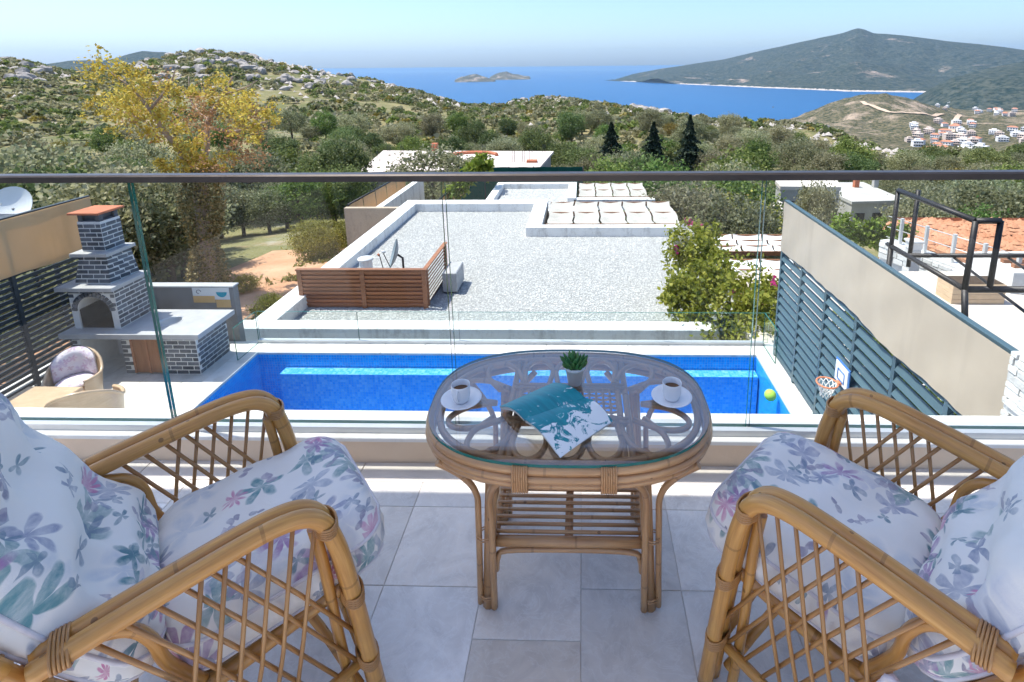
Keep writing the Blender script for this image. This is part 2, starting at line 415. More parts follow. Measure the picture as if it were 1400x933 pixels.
for k in range(4):
    x = -2.4+1.2*k; MB().box((x, -4.85, -.01), (x+.05, -4.78, 2.3)).box((x+1.15, -4.85, -.01), (x+1.2, -4.78, 2.3)).box((x+.05, -4.85, 2.25), (x+1.15, -4.78, 2.3)).box((x+.05, -4.85, -.01), (x+1.15, -4.78, .05)).build('door_frame', 'aluminium', hw)
    MB().box((x+.05, -4.825, .05), (x+1.15, -4.815, 2.25)).build('door_pane', 'glass_clear', hw)
kb = MB().box((-3.6, 1.905, -.26), (3.6, 2.06, .105)).box((-3.6, 1.80, -.26), (3.6, 1.905, -.016)).build('balcony_kerb', 'kerb_stone')
tag(kb, 'low beige kerb carrying the glass balustrade along the balcony edge', 'kerb', kind='structure')
for i in range(8):
    x = -3.6+i*.9; MB().bevbox((x+.0015, 1.801, -.016), (x+.8985, 1.904, .001), .0015).build('threshold_slab', 'threshold_stone', kb)
MB().bevbox((-3.6, 1.895, .105), (3.6, 2.075, .123), .003).build('kerb_cap', 'coping_stone', kb)
roof = MB().box((-3.5, .62, 2.80), (1.75, 2.035, 2.95)).build('shade_slab', 'ceiling_paint')  # unseen overhang, trimmed so sky light fills the balcony while sun stays off
tag(roof, 'unseen white slab overhead, cut down to shade the balcony', 'shade slab', kind='structure')

# ------------------------------------------------------------------ glass balustrade of the balcony
gb = thing('glass_balustrade', 'frameless glass balustrade with dark bronze handrail on the balcony kerb', 'balustrade', (0, 1.96, .123))
MB().box((-3.6, 1.925, .123), (3.6, 1.95, .150)).box((-3.6, 1.97, .123), (3.6, 1.995, .150)).box((-3.6, 1.95, .123), (3.6, 1.97, .13)).build('base_channel', 'aluminium', gb)
rail_z = P(700, 240, Y=1.96)[2]
MB().bevbox((-3.6, 1.935, rail_z-.018), (3.6, 1.985, rail_z+.010), .006).build('handrail', 'bronze_rail', gb)
js = [P(177.7, 247.8, Y=1.96)[0], P(605.5, 247, Y=1.96)[0], P(1045.4, 246, Y=1.96)[0]]
edges = [-3.58]+js+[2.6, 3.58]
for a, b in zip(edges[:-1], edges[1:]):
    g = .007
    m = MB().box((a+g, 1.953, .131), (b-g, 1.967, rail_z-.018))
    m.mi = [1, 1, 0, 1, 0, 1]
    m.build('glass_pane', ['glass_clear', 'glass_edge'], gb)

# ------------------------------------------------------------------ rattan table
TC = (-.045, 1.475)
tb = thing('rattan_table', 'oval rattan table with petal loops under a clear glass top', 'table', (TC[0], TC[1], 0))
def stadium(hx, hy, z, n=10, c=TC, e=2.6):
    out = []
    for k in range(n*4):
        t = 2*math.pi*k/(n*4); cc, ss = math.cos(t), math.sin(t)
        out.append((c[0]+hx*math.copysign(abs(cc)**(2/e), cc), c[1]+hy*math.copysign(abs(ss)**(2/e), ss), z))
    return out
HX, HY, TZ = .418, .287, .60
m = MB(); n = 64
st = stadium(HX, HY, 0, 16)
m.prism([(x, y) for x, y, _ in st], TZ-.009, TZ); m.mi = [0, 0]+[1]*len(st)
m.build('glass_top', ['glass_table', 'glass_edge'], tb)
for k, (dz, r, ins) in enumerate(((-.022, .0125, .004), (-.045, .0125, .001), (-.066, .011, .006))):
    MB().tube(stadium(HX-ins, HY-ins, TZ+dz, 16), r, 8, closed=True).build('rim_cane', 'rattan_table', tb)
MB().tube(stadium(HX-.032, HY-.032, TZ-.022, 16), .0105, 8, closed=True).build('inner_cane', 'rattan_table', tb)
zc = TZ-.021
for sx in (-1, 1):                                        # long straight canes beside the woven panel
    for d in (.155, .178):
        MB().tube([(TC[0]+sx*d, TC[1]-.255, zc-.004), (TC[0]+sx*d, TC[1]+.255, zc-.004)], .010, 8).build('cross_cane', 'rattan_table', tb)
for sy in (-1, 1):
    for d in (.075, .095):
        MB().tube([(TC[0]-.178, TC[1]+sy*d, zc), (TC[0]+.178, TC[1]+sy*d, zc)], .0085, 8).build('cross_cane', 'rattan_table', tb)
def loop(cx, cy, ang, w_, h_):
    pts = []
    c, s = math.cos(ang), math.sin(ang)
    loc = [(-w_*.8, 0)]+[(w_*math.cos(math.pi-math.pi*k/12), h_*.45+h_*.55*math.sin(math.pi*k/12)) for k in range(13)]+[(w_*.8, 0)]
    for a, b in loc: pts.append((cx+a*c-b*s, cy+a*s+b*c, zc))
    MB().tube(smooth_path(pts, 2), .0088, 7).build('petal_loop', 'rattan_table', tb)
for i in (-1, 0, 1):
    loop(TC[0]+i*.105, TC[1]+.10, 0, .047, .145); loop(TC[0]+i*.105, TC[1]-.10, math.pi, .047, .145)
for sx in (-1, 1):
    for k, a in enumerate((-62, -22, 22, 62)):
        ca = R(a)
        loop(TC[0]+sx*(.165+.045*math.cos(ca)), TC[1]+.10*math.sin(ca), (-math.pi/2 if sx > 0 else math.pi/2)+(ca if sx > 0 else -ca), .052, .155 if abs(a) < 40 else .15)
m = MB()
for i in range(15):                                       # woven panel: individual strands crossing over and under
    x = TC[0]-.15+i*.0214
    MB().tube([(x, TC[1]-.07+k*.14/8, zc+.0025*(-1)**(i+k)) for k in range(9)], .0042, 5).build('weave_strand', 'rattan_table', tb)
for i in range(7):
    y = TC[1]-.062+i*.0207
    MB().tube([(TC[0]-.15+k*.30/14, y, zc-.0025*(-1)**(i+k)) for k in range(15)], .0042, 5).build('weave_strand', 'rattan_table', tb)
LX, LY = .232, .158
for sx in (-1, 1):
    for sy in (-1, 1):
        fx, fy = TC[0]+sx*(LX+.012), TC[1]+sy*LY; tx, ty = TC[0]+sx*LX*.93, TC[1]+sy*LY*.95
        lg = MB().tube([(fx, fy, 0), ((fx+tx)/2, (fy+ty)/2, .27), (tx, ty, TZ-.07)], [.0185, .0185, .0185], 9).build('leg', 'rattan_table', tb)
        # companion canes that bend away under the rim
        MB().tube(smooth_path([(fx+sx*.024, fy+sy*.004, .012), (fx+sx*.018, fy+sy*.004, .30), (fx+sx*.02, fy+sy*.006, .40), (fx+sx*.055, fy+sy*.02, .47), (fx+sx*.115, fy+sy*.045, TZ-.066)], 5), .0095, 8).build('brace_cane', 'rattan_table', lg)
        MB().tube(smooth_path([(fx-sx*.020, fy+sy*.016, .008), (fx-sx*.022, fy+sy*.016, .30), (fx-sx*.022, fy+sy*.02, .40), (fx-sx*.05, fy+sy*.045, .47), (fx-sx*.12, fy+sy*.085, TZ-.062)], 5), .0105, 8).build('brace_cane', 'rattan_table', lg)
        MB().tube(smooth_path([(fx+sx*.004, fy-sy*.020, .012), (fx-sx*.002, fy-sy*.022, .20), (tx, ty-sy*.02, TZ-.08)], 4), .0095, 8).build('brace_cane', 'rattan_table', lg)
        for zz in (.245, .035):
            MB().tube([(fx+.026*math.cos(t*.9)-sx*.000, fy+.026*math.sin(t*.9), zz+t*.0012) for t in range(0, 15)], .0022, 4).build('binding', 'rattan_table', lg)
SZ = .232
for sy in (-1, 1):
    y = TC[1]+sy*LY
    MB().tube([(TC[0]-LX, y-.004*sy, SZ-.004), (TC[0]+LX, y-.004*sy, SZ-.004)], .0155, 9).build('shelf_rail', 'rattan_table', tb)
    MB().tube(smooth_path([(TC[0]-LX+.016, y, SZ-.105), (TC[0]-LX+.022, y, SZ-.06), (TC[0]-LX+.05, y, SZ-.034), (TC[0], y, SZ-.028), (TC[0]+LX-.05, y, SZ-.034), (TC[0]+LX-.022, y, SZ-.06), (TC[0]+LX-.016, y, SZ-.105)], 4), .0085, 8).build('shelf_brace', 'rattan_table', tb)
for sx in (-1, 1):
    MB().tube([(TC[0]+sx*(LX-.012), TC[1]-LY, SZ), (TC[0]+sx*(LX-.012), TC[1]+LY, SZ)], .013, 9).build('shelf_rail', 'rattan_table', tb)
MB().tube([(TC[0], TC[1]-LY, SZ-.006), (TC[0], TC[1]+LY, SZ-.006)], .013, 9).build('shelf_rail', 'rattan_table', tb)
for i in range(11):
    y = TC[1]-LY+.022+i*(2*LY-.044)/10
    MB().tube([(TC[0]-LX+.006, y, SZ+.012), (TC[0], y+.0015, SZ+.010), (TC[0]+LX-.006, y, SZ+.012)], .0058, 7).build('shelf_slat', 'rattan_table', tb)
for sx in (-.12, .11):                                    # cane bindings wrapped round the rim
    for k in range(7):
        x = TC[0]+sx-.018+k*.006; y = TC[1]-HY+.002
        MB().tube([(x, y+.016*math.cos(a), TZ-.045+.0375*math.sin(a)) for a in np.linspace(0, 2*math.pi, 14, endpoint=False)], .0031, 5, closed=True).build('binding', 'rattan_table', tb)

# ------------------------------------------------------------------ things on the table
def cup(x, y, ang, label):
    s = thing('saucer', 'white porcelain saucer under '+label, 'saucer', (x, y, TZ), 'white coffee cups and saucers')
    MB().lathe([(0, .002), (.026, .002), (.030, .0), (.034, .002), (.050, .009), (.0605, .0135), (.0615, .0145), (.0605, .0155), (.050, .0115), (.032, .0055), (0, .0055)], (x, y, TZ+.0005), 32).build('dish', 'porcelain', s)
    t = thing('coffee_cup', 'white porcelain coffee '+label, 'cup', (x, y, TZ+.0065), 'white coffee cups and saucers')
    z = TZ+.0062
    MB().lathe([(0, .001), (.018, .001), (.021, .0), (.024, .006), (.0275, .022), (.0285, .054), (.0278, .0555), (.0268, .054), (.0258, .022), (.022, .008), (0, .006)], (x, y, z), 28).build('bowl', 'porcelain', t)
    MB().disc((x, y, z+.036), .0262, 24).build('coffee', 'coffee', t)
    c, sn = math.cos(ang), math.sin(ang)
    MB().tube(smooth_path([(x+c*q, y+sn*q, z+h) for q, h in ((.026, .046), (.036, .047), (.042, .036), (.038, .022), (.026, .014))], 4), .0034, 7).build('handle', 'porcelain', t)
cx, cy_, _ = P(631, 550, Z=TZ); cup(cx, cy_, R(-95), 'cup with its handle turned away from the pool')
cx, cy_, _ = P(918, 547, Z=TZ); cup(cx, cy_, R(80), 'cup with its handle turned towards the pool')
px_, py_, _ = P(786, 524, Z=TZ)
pl = thing('potted_succulent', 'small green succulent in a white conical pot on the glass table', 'plant', (px_, py_, TZ))
MB().lathe([(0, .001), (.021, 0), (.0225, .003), (.0295, .052), (.0325, .053), (.033, .064), (.030, .064), (.029, .056), (0, .056)], (px_, py_, TZ), 26).build('pot', 'pot_white', pl)
MB().disc((px_, py_, TZ+.0575), .0285, 18).build('soil', 'potting_soil', pl)
for k in range(34):
    a = k*2.4; rr = .004+.0235*math.sqrt(k/34); tilt = .15+rr*26; L = random.uniform(.030, .046)
    d = Vector((math.cos(a)*math.sin(tilt), math.sin(a)*math.sin(tilt), math.cos(tilt)))
    b = Vector((px_+rr*.7*math.cos(a), py_+rr*.7*math.sin(a), TZ+.056))
    MB().tube([b, b+d*L*.35, b+d*L*.7+Vector((0, 0, .002)), b+d*L+Vector((0, 0, .005))], [.0028, .0058, .0062, .0012], 6).build('leaf', 'succulent', pl)
# open book lying face down like a low tent
bk = thing('open_book', 'teal and white paperback lying open face down on the glass table', 'book', (-.07, 1.38, TZ))
s0 = Vector(P(716, 573, Z=TZ+.026)); s1 = Vector(P(800, 544, Z=TZ+.026))
L0, L1 = Vector(P(682, 558, Z=TZ+.004)), Vector(P(757, 523, Z=TZ+.004)); R0, R1 = Vector(P(766, 626, Z=TZ+.003)), Vector(P(838, 578, Z=TZ+.004))
def half(e0, e1, side):
    def fn(lift):
        def f(u, v):
            a = s0.lerp(s1, v); b = e0.lerp(e1, v); p = a.lerp(b, u)
            p.z += .018*math.sin(math.pi*min(1, u*1.0))*(1-.3*u)+lift+(.006*u*math.sin(v*2.2) if side else .004*u*(1-v))
            return p
        return f
    w_ = .165
    m = MB().grid(fn(0), 10, 6, lambda u, v: ((u*w_ if side else -u*w_+.02), v*.21)); m.grid(fn(-.0012), 10, 6, lambda u, v: (u*w_, v*.21), flip=True)
    m.build('cover', 'book_cover', bk)
    m = MB()
    lo, hi = fn(-.011), fn(-.0016)
    ins = lambda f: (lambda u, v: f(.02+u*.955, .015+v*.97))
    lo, hi = ins(lo), ins(hi)
    m.grid(hi, 8, 4); m.grid(lambda u, v: Vector((lo(u, v).x, lo(u, v).y, max(lo(u, v).z, TZ+.0008))), 8, 4, flip=True)
    cl = lambda u, v: Vector((lo(u, v).x, lo(u, v).y, max(lo(u, v).z, TZ+.0008)))
    for (ua, va, ub, vb) in ((1, 0, 1, 1), (0, 0, 1, 0), (0, 1, 1, 1)):
        m.grid(lambda u, v: (cl if v < .5 else hi)(ua+(ub-ua)*u, va+(vb-va)*u), 8, 1, smooth=False)
    m.build('page_block', 'paper', bk)
half(L0, L1, 0); half(R0, R1, 1)

# ------------------------------------------------------------------ rattan armchairs
def WR(a, b):
    from mathutils import noise
    return noise.fractal(Vector((a, b, 3.1)), .9, 2.1, 3)
def cushion(m, centre, width, thick, nu, nv, tufts, wallh, crown, uv0=0.0, corner=.10, p=4.0):
    """boxed cushion following a centre line of (u, z) points; returns upper rim points for the piping"""
    pts = smooth_path([(u, 0, z) for u, z in centre], 8); Ls = [0]
    for a, b in zip(pts[:-1], pts[1:]): Ls.append(Ls[-1]+(b-a).length)
    L = Ls[-1]
    def at(s):
        s = max(0, min(1, s))*L
        for i in range(len(pts)-1):
            if s <= Ls[i+1] or i == len(pts)-2:
                t = (s-Ls[i])/max(1e-9, Ls[i+1]-Ls[i]); q = pts[i].lerp(pts[i+1], t); d = (pts[i+1]-pts[i]).normalized(); return q, Vector((-d.z, 0, d.x))
    def wid(s):
        e = min(s, 1-s)*L
        if e >= corner: return width/2
        return width/2-corner+math.sqrt(max(0, corner**2-(corner-e)**2))
    def fn(sign):
        def f(u, v):
            s = .5-.5*math.cos(math.pi*u) if False else u
            q, nrm = at(s); t = 2*v-1; wd = wid(s)
            edge = (max(0, 1-abs(t)**p))**.5*(max(0, 1-abs(2*s-1)**(p*1.6)))**.5
            h = wallh/2+crown*edge
            for (ts, tt, dp, sg) in tufts:
                dd = ((s-ts)*L)**2+((t-tt)*width/2)**2; h -= dp*math.exp(-dd/sg**2)
            h += .004*math.sin(s*19+t*5)*edge+.003*math.sin(t*17+s*7)*edge+.010*edge*float(WR(s*L*9, t*width*4.5))
            if sign < 0: h = wallh/2+crown*.25*edge
            if nrm.z < 0 and abs(nrm.x) < .3: nrm = -nrm
            return q+nrm*h*sign+Vector((0, t*wd, 0))
        return f
    uvf = lambda u, v: (uv0+u*L, v*width)
    top, bot = fn(1), fn(-1)
    m.grid(top, nu, nv, uvf); m.grid(bot, nu, nv, uvf, flip=True)
    rim = [(0, k/nv) for k in range(nv)]+[(k/nu, 1) for k in range(nu)]+[(1, 1-k/nv) for k in range(nv)]+[(1-k/nu, 0) for k in range(nu)]
    tp, bp = [top(*r) for r in rim], [bot(*r) for r in rim]; o = len(m.v); N = len(rim)
    mid = [(a+b)/2+((a+b)/2-at(.5)[0]).normalized()*.012 for a, b in zip(tp, bp)]
    m.v += [tuple(x) for x in tp]+[tuple(x) for x in mid]+[tuple(x) for x in bp]
    for i in range(N):
        j = (i+1) % N
        m.face((o+i, o+N+i, o+N+j, o+j), [(i*.03, 0), (i*.03, .03), (i*.03+.03, .03), (i*.03+.03, 0)], 0, True)
        m.face((o+N+i, o+2*N+i, o+2*N+j, o+N+j), [(i*.03, .03), (i*.03, .06), (i*.03+.03, .06), (i*.03+.03, .03)], 0, True)
    return tp, bp
def rattan_chair(label, loc, rz):
    t = thing('rattan_armchair', label, 'armchair', (loc[0], loc[1], 0), 'rattan armchairs', rz, local=True)
    W = .270
    for s in (-1, 1):
        arm = [(-.47, .592), (-.36, .612), (-.26, .628), (-.16, .642), (-.085, .647), (-.030, .636), (.006, .600), (.027, .532), (.039, .46), (.056, .32), (.090, 0)]
        for k, dw in enumerate((-.0185, .0185)):
            a2 = [(u+(.0 if k else .0), s*(W+dw*1.0), z-(0 if k else .003)) for u, z in arm]
            MB().tube(smooth_path(a2, 6), .0195, 12).build('arm_cane', 'rattan', t)
        # second, inner front leg and lower rails
        MB().tube(smooth_path([(-.012, s*(W-.014), .575), (.002, s*(W-.014), .45), (.018, s*(W-.022), .20), (.036, s*(W-.022), 0)], 4), .0130, 10).build('front_leg', 'rattan', t)
        lowrail = MB().tube([(.070, s*W, .150), (-.12, s*W, .105), (-.40, s*W, .085)], .013, 9).build('lower_rail', 'rattan', t)
        MB().tube(smooth_path([(-.475, s*(W-.004), .55), (-.44, s*(W-.004), .35), (-.415, s*W, .15), (-.43, s*W, 0)], 5), .0165, 10).build('rear_leg', 'rattan', t)
        # back side rail that dips below the seat
        MB().tube(smooth_path([(-.70, s*(W-.02), .98), (-.60, s*(W-.012), .78), (-.48, s*(W-.006), .555), (-.36, s*(W-.03), .365), (-.24, s*(W-.03), .315), (-.08, s*(W-.03), .340), (.045, s*(W-.03), .365)], 6), .0175, 10).build('seat_rail', 'rattan', t)
        MB().tube(smooth_path([(-.665, s*(W+.004), .93), (-.585, s*(W+.006), .77), (-.50, s*(W+.004), .61)], 6), .016, 10).build('back_cane', 'rattan', t)
        MB().tube(smooth_path([(-.40, s*(W-.02), .575), (-.345, s*(W-.02), .55), (-.315, s*(W-.02), .50), (-.30, s*(W-.03), .42), (-.25, s*(W-.03), .33)], 5), .0125, 9).build('corner_brace', 'rattan', t)
        def armz(u): return .648-.35*(u+.075)**2
        for k in range(6):                                # steep rods
            u = -.008-k*.042
            z0 = armz(u)-.016 if u < -.03 else .604
            MB().tube([(u, s*(W+.004), z0), (u-.055, s*(W+.008), .32), (u-.10-.004*k, s*(W+.004), .105)], .0050, 7).build('lattice_rod', 'rattan_thin', t)
        for k in range(6):                                # raking rods
            u = -.175-k*.046
            e = u+.27
            zb = .105+(.150-.105)*max(0, (e+.12)/.19)
            if e > .058: 
                f = (.058-u)/(e-u); e = .058; zb = (armz(u))+(zb-armz(u))*f
            MB().tube([(u, s*(W-.004), armz(u)-.016), ((u+e)/2, s*(W-.004), (armz(u)+zb)/2), (e, s*(W-.004), zb)], .0050, 7).build('lattice_rod', 'rattan_thin', t)
        for (u, z, up_) in ((.052, .365, 1), (.071, .160, 1), (-.430, .598, 0), (.012, .585, 1)):      # wrapped cane bindings
            for k in range(5):
                d_ = (k-2)*.0058
                pts = [(u+(.0235*math.cos(a) if up_ else d_), s*W+.0425*math.sin(a), z+(d_ if up_ else .0235*math.cos(a))) for a in np.linspace(0, 2*math.pi, 16, endpoint=False)]
                MB().tube(pts, .0030, 5, closed=True).build('binding', 'rattan_thin', t)
    # cross members
    for (u, z, r) in ((.050, .368, .016), (-.24, .312, .014), (-.40, .085, .012), (.066, .145, .012), (-.70, .985, .018), (-.42, .30, .012)):
        MB().tube([(u, -W+.02, z), (u, 0, z+(.004 if z < .9 else .03)), (u, W-.02, z)], r, 9).build('cross_rail', 'rattan', t)
    for s in (-1, 1):                                     # crossed struts below the seat
        MB().tube(smooth_path([(.05, s*(W-.02), .05), (-.03, s*.10, .22), (-.13, -s*.05, .315)], 4), .0125, 8).build('strut', 'rattan', t)
        MB().tube(smooth_path([(-.40, s*(W-.02), .06), (-.30, s*.16, .22), (-.2, s*.05, .31)], 4), .0115, 8).build('strut', 'rattan', t)
    for k in range(9):
        y = -W+.045+k*(2*W-.09)/8
        MB().tube([(.05, y, .356), (-.09, y, .335), (-.24, y, .318)], .0055, 6).build('seat_slat', 'rattan_thin', t)
        MB().tube([(-.385, y, .40), (-.50, y, .60), (-.70, y, .975)], .0060, 6).build('back_slat', 'rattan_thin', t)
    for k in range(12):                                   # woven bands across the back
        f = k/11; MB().tube([(-.41-f*.26, -W, .445+f*.49), (-.42-f*.26, 0, .44+f*.49), (-.41-f*.26, W, .445+f*.49)], .0065, 6).build('back_band', 'rattan_thin', t)
    # one piece cushion: seat and tufted back
    m = MB()
    tp, bp = cushion(m, [(.168, .412), (.03, .408), (-.14, .395), (-.31, .382)], .482, .09, 26, 24, [(.33, -.38, .012, .05), (.33, .38, .012, .05), (.72, -.38, .012, .05), (.72, .38, .012, .05)], .074, .048, corner=.095)
    sc = m.build('seat_cushion', 'floral', t)
    MB().tube(tp, .0048, 6, closed=True).build('piping', 'piping', sc); MB().tube(bp, .0048, 6, closed=True).build('piping', 'piping', sc)
    m = MB()
    tuf = [(.10, tt, .035, .05) for tt in (-.5, 0, .5)]+[(.34, tt, .055, .055) for tt in (-.55, 0, .55)]+[(.64, tt, .05, .055) for tt in (-.55, 0, .55)]+[(.20, 0, .02, .4)]
    tp, bp = cushion(m, [(-.300, .425), (-.375, .475), (-.47, .62), (-.58, .83), (-.655, .99)][::-1], .495, .12, 34, 26, [(1-a, b, c, d) for a, b, c, d in tuf], .05, .095, uv0=3.1, corner=.09)
    bc = m.build('back_cushion', 'floral', t)
    MB().tube(tp, .0048, 6, closed=True).build('piping', 'piping', bc); MB().tube(bp, .0048, 6, closed=True).build('piping', 'piping', bc)
    for s in (-1, 1):                                     # knotted fabric ties
        for k in range(3):
            b = Vector((-.31, s*.265, .40))
            MB().tube(smooth_path([b, b+Vector((.012*k, s*.022, -.03)), b+Vector((-.02+.03*k, s*.03, -.09-.02*k)), b+Vector((.02*k-.01, s*.024, -.15-.03*k))], 4), [.006, *[.007]*11, .005], 6).build('cushion_tie', 'tie_cloth', t)
        MB().tube([(-.31+.016*math.cos(a*.7), s*(.285), .395+.016*math.sin(a*.7)) for a in range(9)], .006, 6, closed=True).build('tie_knot', 'tie_cloth', t)
    return t
rattan_chair('rattan armchair with floral cushions whose back stands towards the barbecue side', (-.775, 1.215), R(40.5))
rattan_chair('rattan armchair with floral cushions whose back stands towards the basketball hoop fence', (.585, 1.262), R(135.8))

# ------------------------------------------------------------------ more materials
def mosaic(name, a, b, c, pitch=.04):
    t = NT(name); uv = t.coord('UV', (1/pitch,)*3)
    fl_ = t.n('ShaderNodeVectorMath', operation='FLOOR'); t.l(uv, fl_.inputs[0])
    wn = t.n('ShaderNodeTexWhiteNoise', noise_dimensions='2D'); t.l(fl_.outputs[0], wn.inputs['Vector'])
    col = t.ramp(wn.outputs['Value'], [(0, a), (.6, b), (1, c)])
    fr_ = t.n('ShaderNodeVectorMath', operation='FRACTION'); t.l(uv, fr_.inputs[0]); s = t.n('ShaderNodeSeparateXYZ'); t.l(fr_.outputs[0], s.inputs[0])
    g = t.math('MAXIMUM', t.math('LESS_THAN', s.outputs[0], .10), t.math('LESS_THAN', s.outputs[1], .10))
    col = t.mix(t.math('MULTIPLY', g, .75), col, (.42, .52, .66)); t.base(col); t.set(.25, .4); t.bump(t.math('SUBTRACT', 1, g), .2, .002)
mosaic('mosaic', (.0, .32, .74), (.0, .39, .82), (.01, .47, .88)); mosaic('mosaic_lit', (.04, .36, .76), (.14, .45, .80), (.34, .57, .84))  # second mosaic paints the sunlit, shimmering underwater bands into the tile colour
glassmat('water', (.72, .92, 1.0), .55, 1.33, 7)
plain('slat_teal', (.055, .10, .125), (.085, .135, .16), 3, .45, .4, .08, stretch=(1, .2, 1), rnd=.1)
plain('slat_black', (.022, .03, .038), (.038, .048, .058), 3, .5, .4, .08, rnd=.1)
def screen(name, a, b):
    t = NT(name); v = t.coord('World'); f = t.noise(v, 1.6, 5, .6); st_ = t.noise(t.coord('World', (1, 1, .12)), 3.0, 4)
    c = t.mix(t.math('MULTIPLY_ADD', f, 1.5, -.25, clamp=True), a, b); c = t.mix(t.math('MULTIPLY_ADD', st_, 2, -1.05, clamp=True), c, tuple(x*.72 for x in a))
    t.base(c); t.set(.9, .1); t.bump(t.math('ADD', t.noise(v, 260, 1), t.math('MULTIPLY', f, 8)), .3, .004)
    tr = t.n('ShaderNodeBsdfTranslucent'); t.l(c, tr.inputs[0]); mx = t.n('ShaderNodeMixShader'); mx.inputs[0].default_value = .35
    t.l(t.p.outputs[0], mx.inputs[1]); t.l(tr.outputs[0], mx.inputs[2]); t.l(mx.outputs[0], t.out.inputs[0])
screen('screen_beige', (.60, .51, .41), (.69, .60, .49)); screen('screen_tan', (.66, .46, .26), (.74, .53, .32)); screen('awning', (.60, .57, .52), (.68, .65, .60))
screen('shade_net', (.012, .085, .07), (.02, .12, .10))
plain('brick', (.075, .085, .10), (.15, .16, .18), 9, .8, .25, .5, .006, rnd=.3, coord='World')
plain('mortar', (.62, .62, .62), (.72, .72, .71), 12, .9, .15, .5, .004, coord='World')
plain('grey_stone', (.34, .34, .35), (.45, .45, .45), 8, .7, .3, .3, coord='World')
plain('soot', (.012, .012, .013), (.04, .04, .042), 6, .95, .1, .4)
plain('cabinet_wood', (.20, .085, .038), (.33, .15, .07), 4, .55, .35, .2, stretch=(6, 6, .8))
plain('screen_wood', (.24, .095, .045), (.42, .19, .095), 4, .55, .35, .25, stretch=(.5, 5, 5), rnd=.22)
plain('terracotta', (.42, .14, .075), (.54, .20, .11), 8, .8, .2, .3)
plain('grey_wall', (.17, .165, .165), (.24, .235, .235), 3, .8, .25, .3, coord='World')
plain('sign_white', (.75, .75, .74), (.68, .68, .66), 5, .5, .3, 0); plain('sign_orange', (.62, .36, .12), (.70, .45, .2), 6, .5, .3, 0); plain('sign_teal', (.0, .28, .38), (.0, .34, .44), 6, .5, .3, 0)
plain('dark_metal', (.03, .028, .03), (.055, .05, .05), 5, .5, .5, .1, metal=.5)
plain('ball_lime', (.36, .62, .08), (.44, .70, .12), 14, .6, .3, .3)
plain('hoop_orange', (.66, .24, .12), (.58, .20, .10), 5, .4, .4, 0); plain('net_white', (.8, .8, .8), (.7, .7, .7), 5, .7, .2, 0); plain('board_blue', (.05, .16, .45), (.07, .2, .5), 5, .4, .4, 0)
plain('tan_wall', (.44, .35, .26), (.52, .42, .32), 1.5, .85, .2, .3, coord='World', grime=.5)
plain('roof_white', (.70, .69, .67), (.80, .79, .77), 1.8, .85, .2, .35, coord='World', grime=.5)
plain('raw_concrete', (.36, .345, .32), (.52, .50, .465), .8, .9, .15, .4, .02, coord='World')
plain('pink_concrete', (.56, .49, .44), (.70, .63, .57), .35, .9, .15, .4, .02, coord='World')
plain('gravel_bed', (.32, .32, .32), (.42, .42, .41), 18, .95, .1, .8, .02, coord='World')
plain('pebble', (.50, .50, .49), (.66, .66, .65), 30, .9, .15, .3, coord='World')
def pebble():
    t = NT('pebble_mix'); g = t.n('ShaderNodeNewGeometry').outputs['Random Per Island']
    t.base(t.ramp(g, [(0, (.32, .32, .32)), (.3, (.43, .43, .425)), (.8, (.50, .50, .49)), (1, (.58, .57, .56))])); t.set(.85, .2)
pebble()
plain('dish_grey', (.18, .22, .25), (.26, .31, .34), 4, .45, .4, .05); plain('plastic_white', (.70, .71, .70), (.78, .78, .77), 4, .5, .4, .05)
plain('white_stone', (.60, .59, .57), (.76, .75, .73), 9, .85, .2, .7, .01, rnd=.15, coord='World')
plain('paving_warm', (.55, .47, .40), (.66, .59, .52), 2, .85, .2, .3, coord='World')
plain('window_dark', (.02, .022, .025), (.05, .052, .055), 3, .3, .5, 0)

# ------------------------------------------------------------------ pool terrace
D = -2.6
PX0, PX1, PY0, PY1 = -4.92, 2.55, 5.76, 7.26
tr = MB()
tr.box((-7.9, 2.0, -7.6), (PX0-.02, 7.62, D-.03)).box((PX0-.02, 2.0, -7.6), (PX1+.02, PY0-.02, D-.03)).box((PX0-.02, PY0-.02, -7.6), (PX1+.02, PY1+.02, D-1.5)).box((PX0-.02, PY1+.02, -7.6), (PX1+.02, 7.62, D-.03)).box((PX1+.02, 2.0, -7.6), (2.95, 7.62, D-.03))
tr = tr.build('pool_terrace', 'white_render'); tag(tr, 'pale limestone pool terrace below the balcony', 'terrace', kind='structure')
n_ = 0
for i in range(5):                                         # paving beside the barbecue
    for j in range(9):
        x0, y0 = -7.82+i*.58, 2.42+j*.58
        x1, y1 = min(x0+.576, PX0-.30), y0+.576
        if x1-x0 < .05: continue
        MB().bevbox((x0, y0, D-.03), (x1, min(y1, 7.6), D), .003).build('paver', 'limestone', tr)
def coping(x0, x1, y0, y1, along, step=.6):
    a0, a1 = (x0, x1) if along == 'x' else (y0, y1); n = max(1, round((a1-a0)/step)); s = (a1-a0)/n
    for k in range(n):
        p, q = a0+k*s+.0015, a0+(k+1)*s-.0015
        (MB().bevbox((p, y0, D-.03), (q, y1, D+.006), .006) if along == 'x' else MB().bevbox((x0, p, D-.03), (x1, q, D+.006), .006)).build('coping_stone', 'coping_stone', tr)
coping(PX0-.298, PX0, PY0, 7.60, 'y'); coping(PX1, 2.92, PY0, 7.60, 'y'); coping(PX0+.002, PX1-.002, PY1, 7.60, 'x')
coping(PX0-.298, 2.92, PY0-.55, PY0-.002, 'x'); coping(PX0-.298, 2.92, 2.4, PY0-.552, 'x', 1.2)
ps = thing('swimming_pool', 'narrow swimming pool lined with bright blue mosaic', 'pool', ((PX0+PX1)/2, PY0, D-1.4), kind='structure')
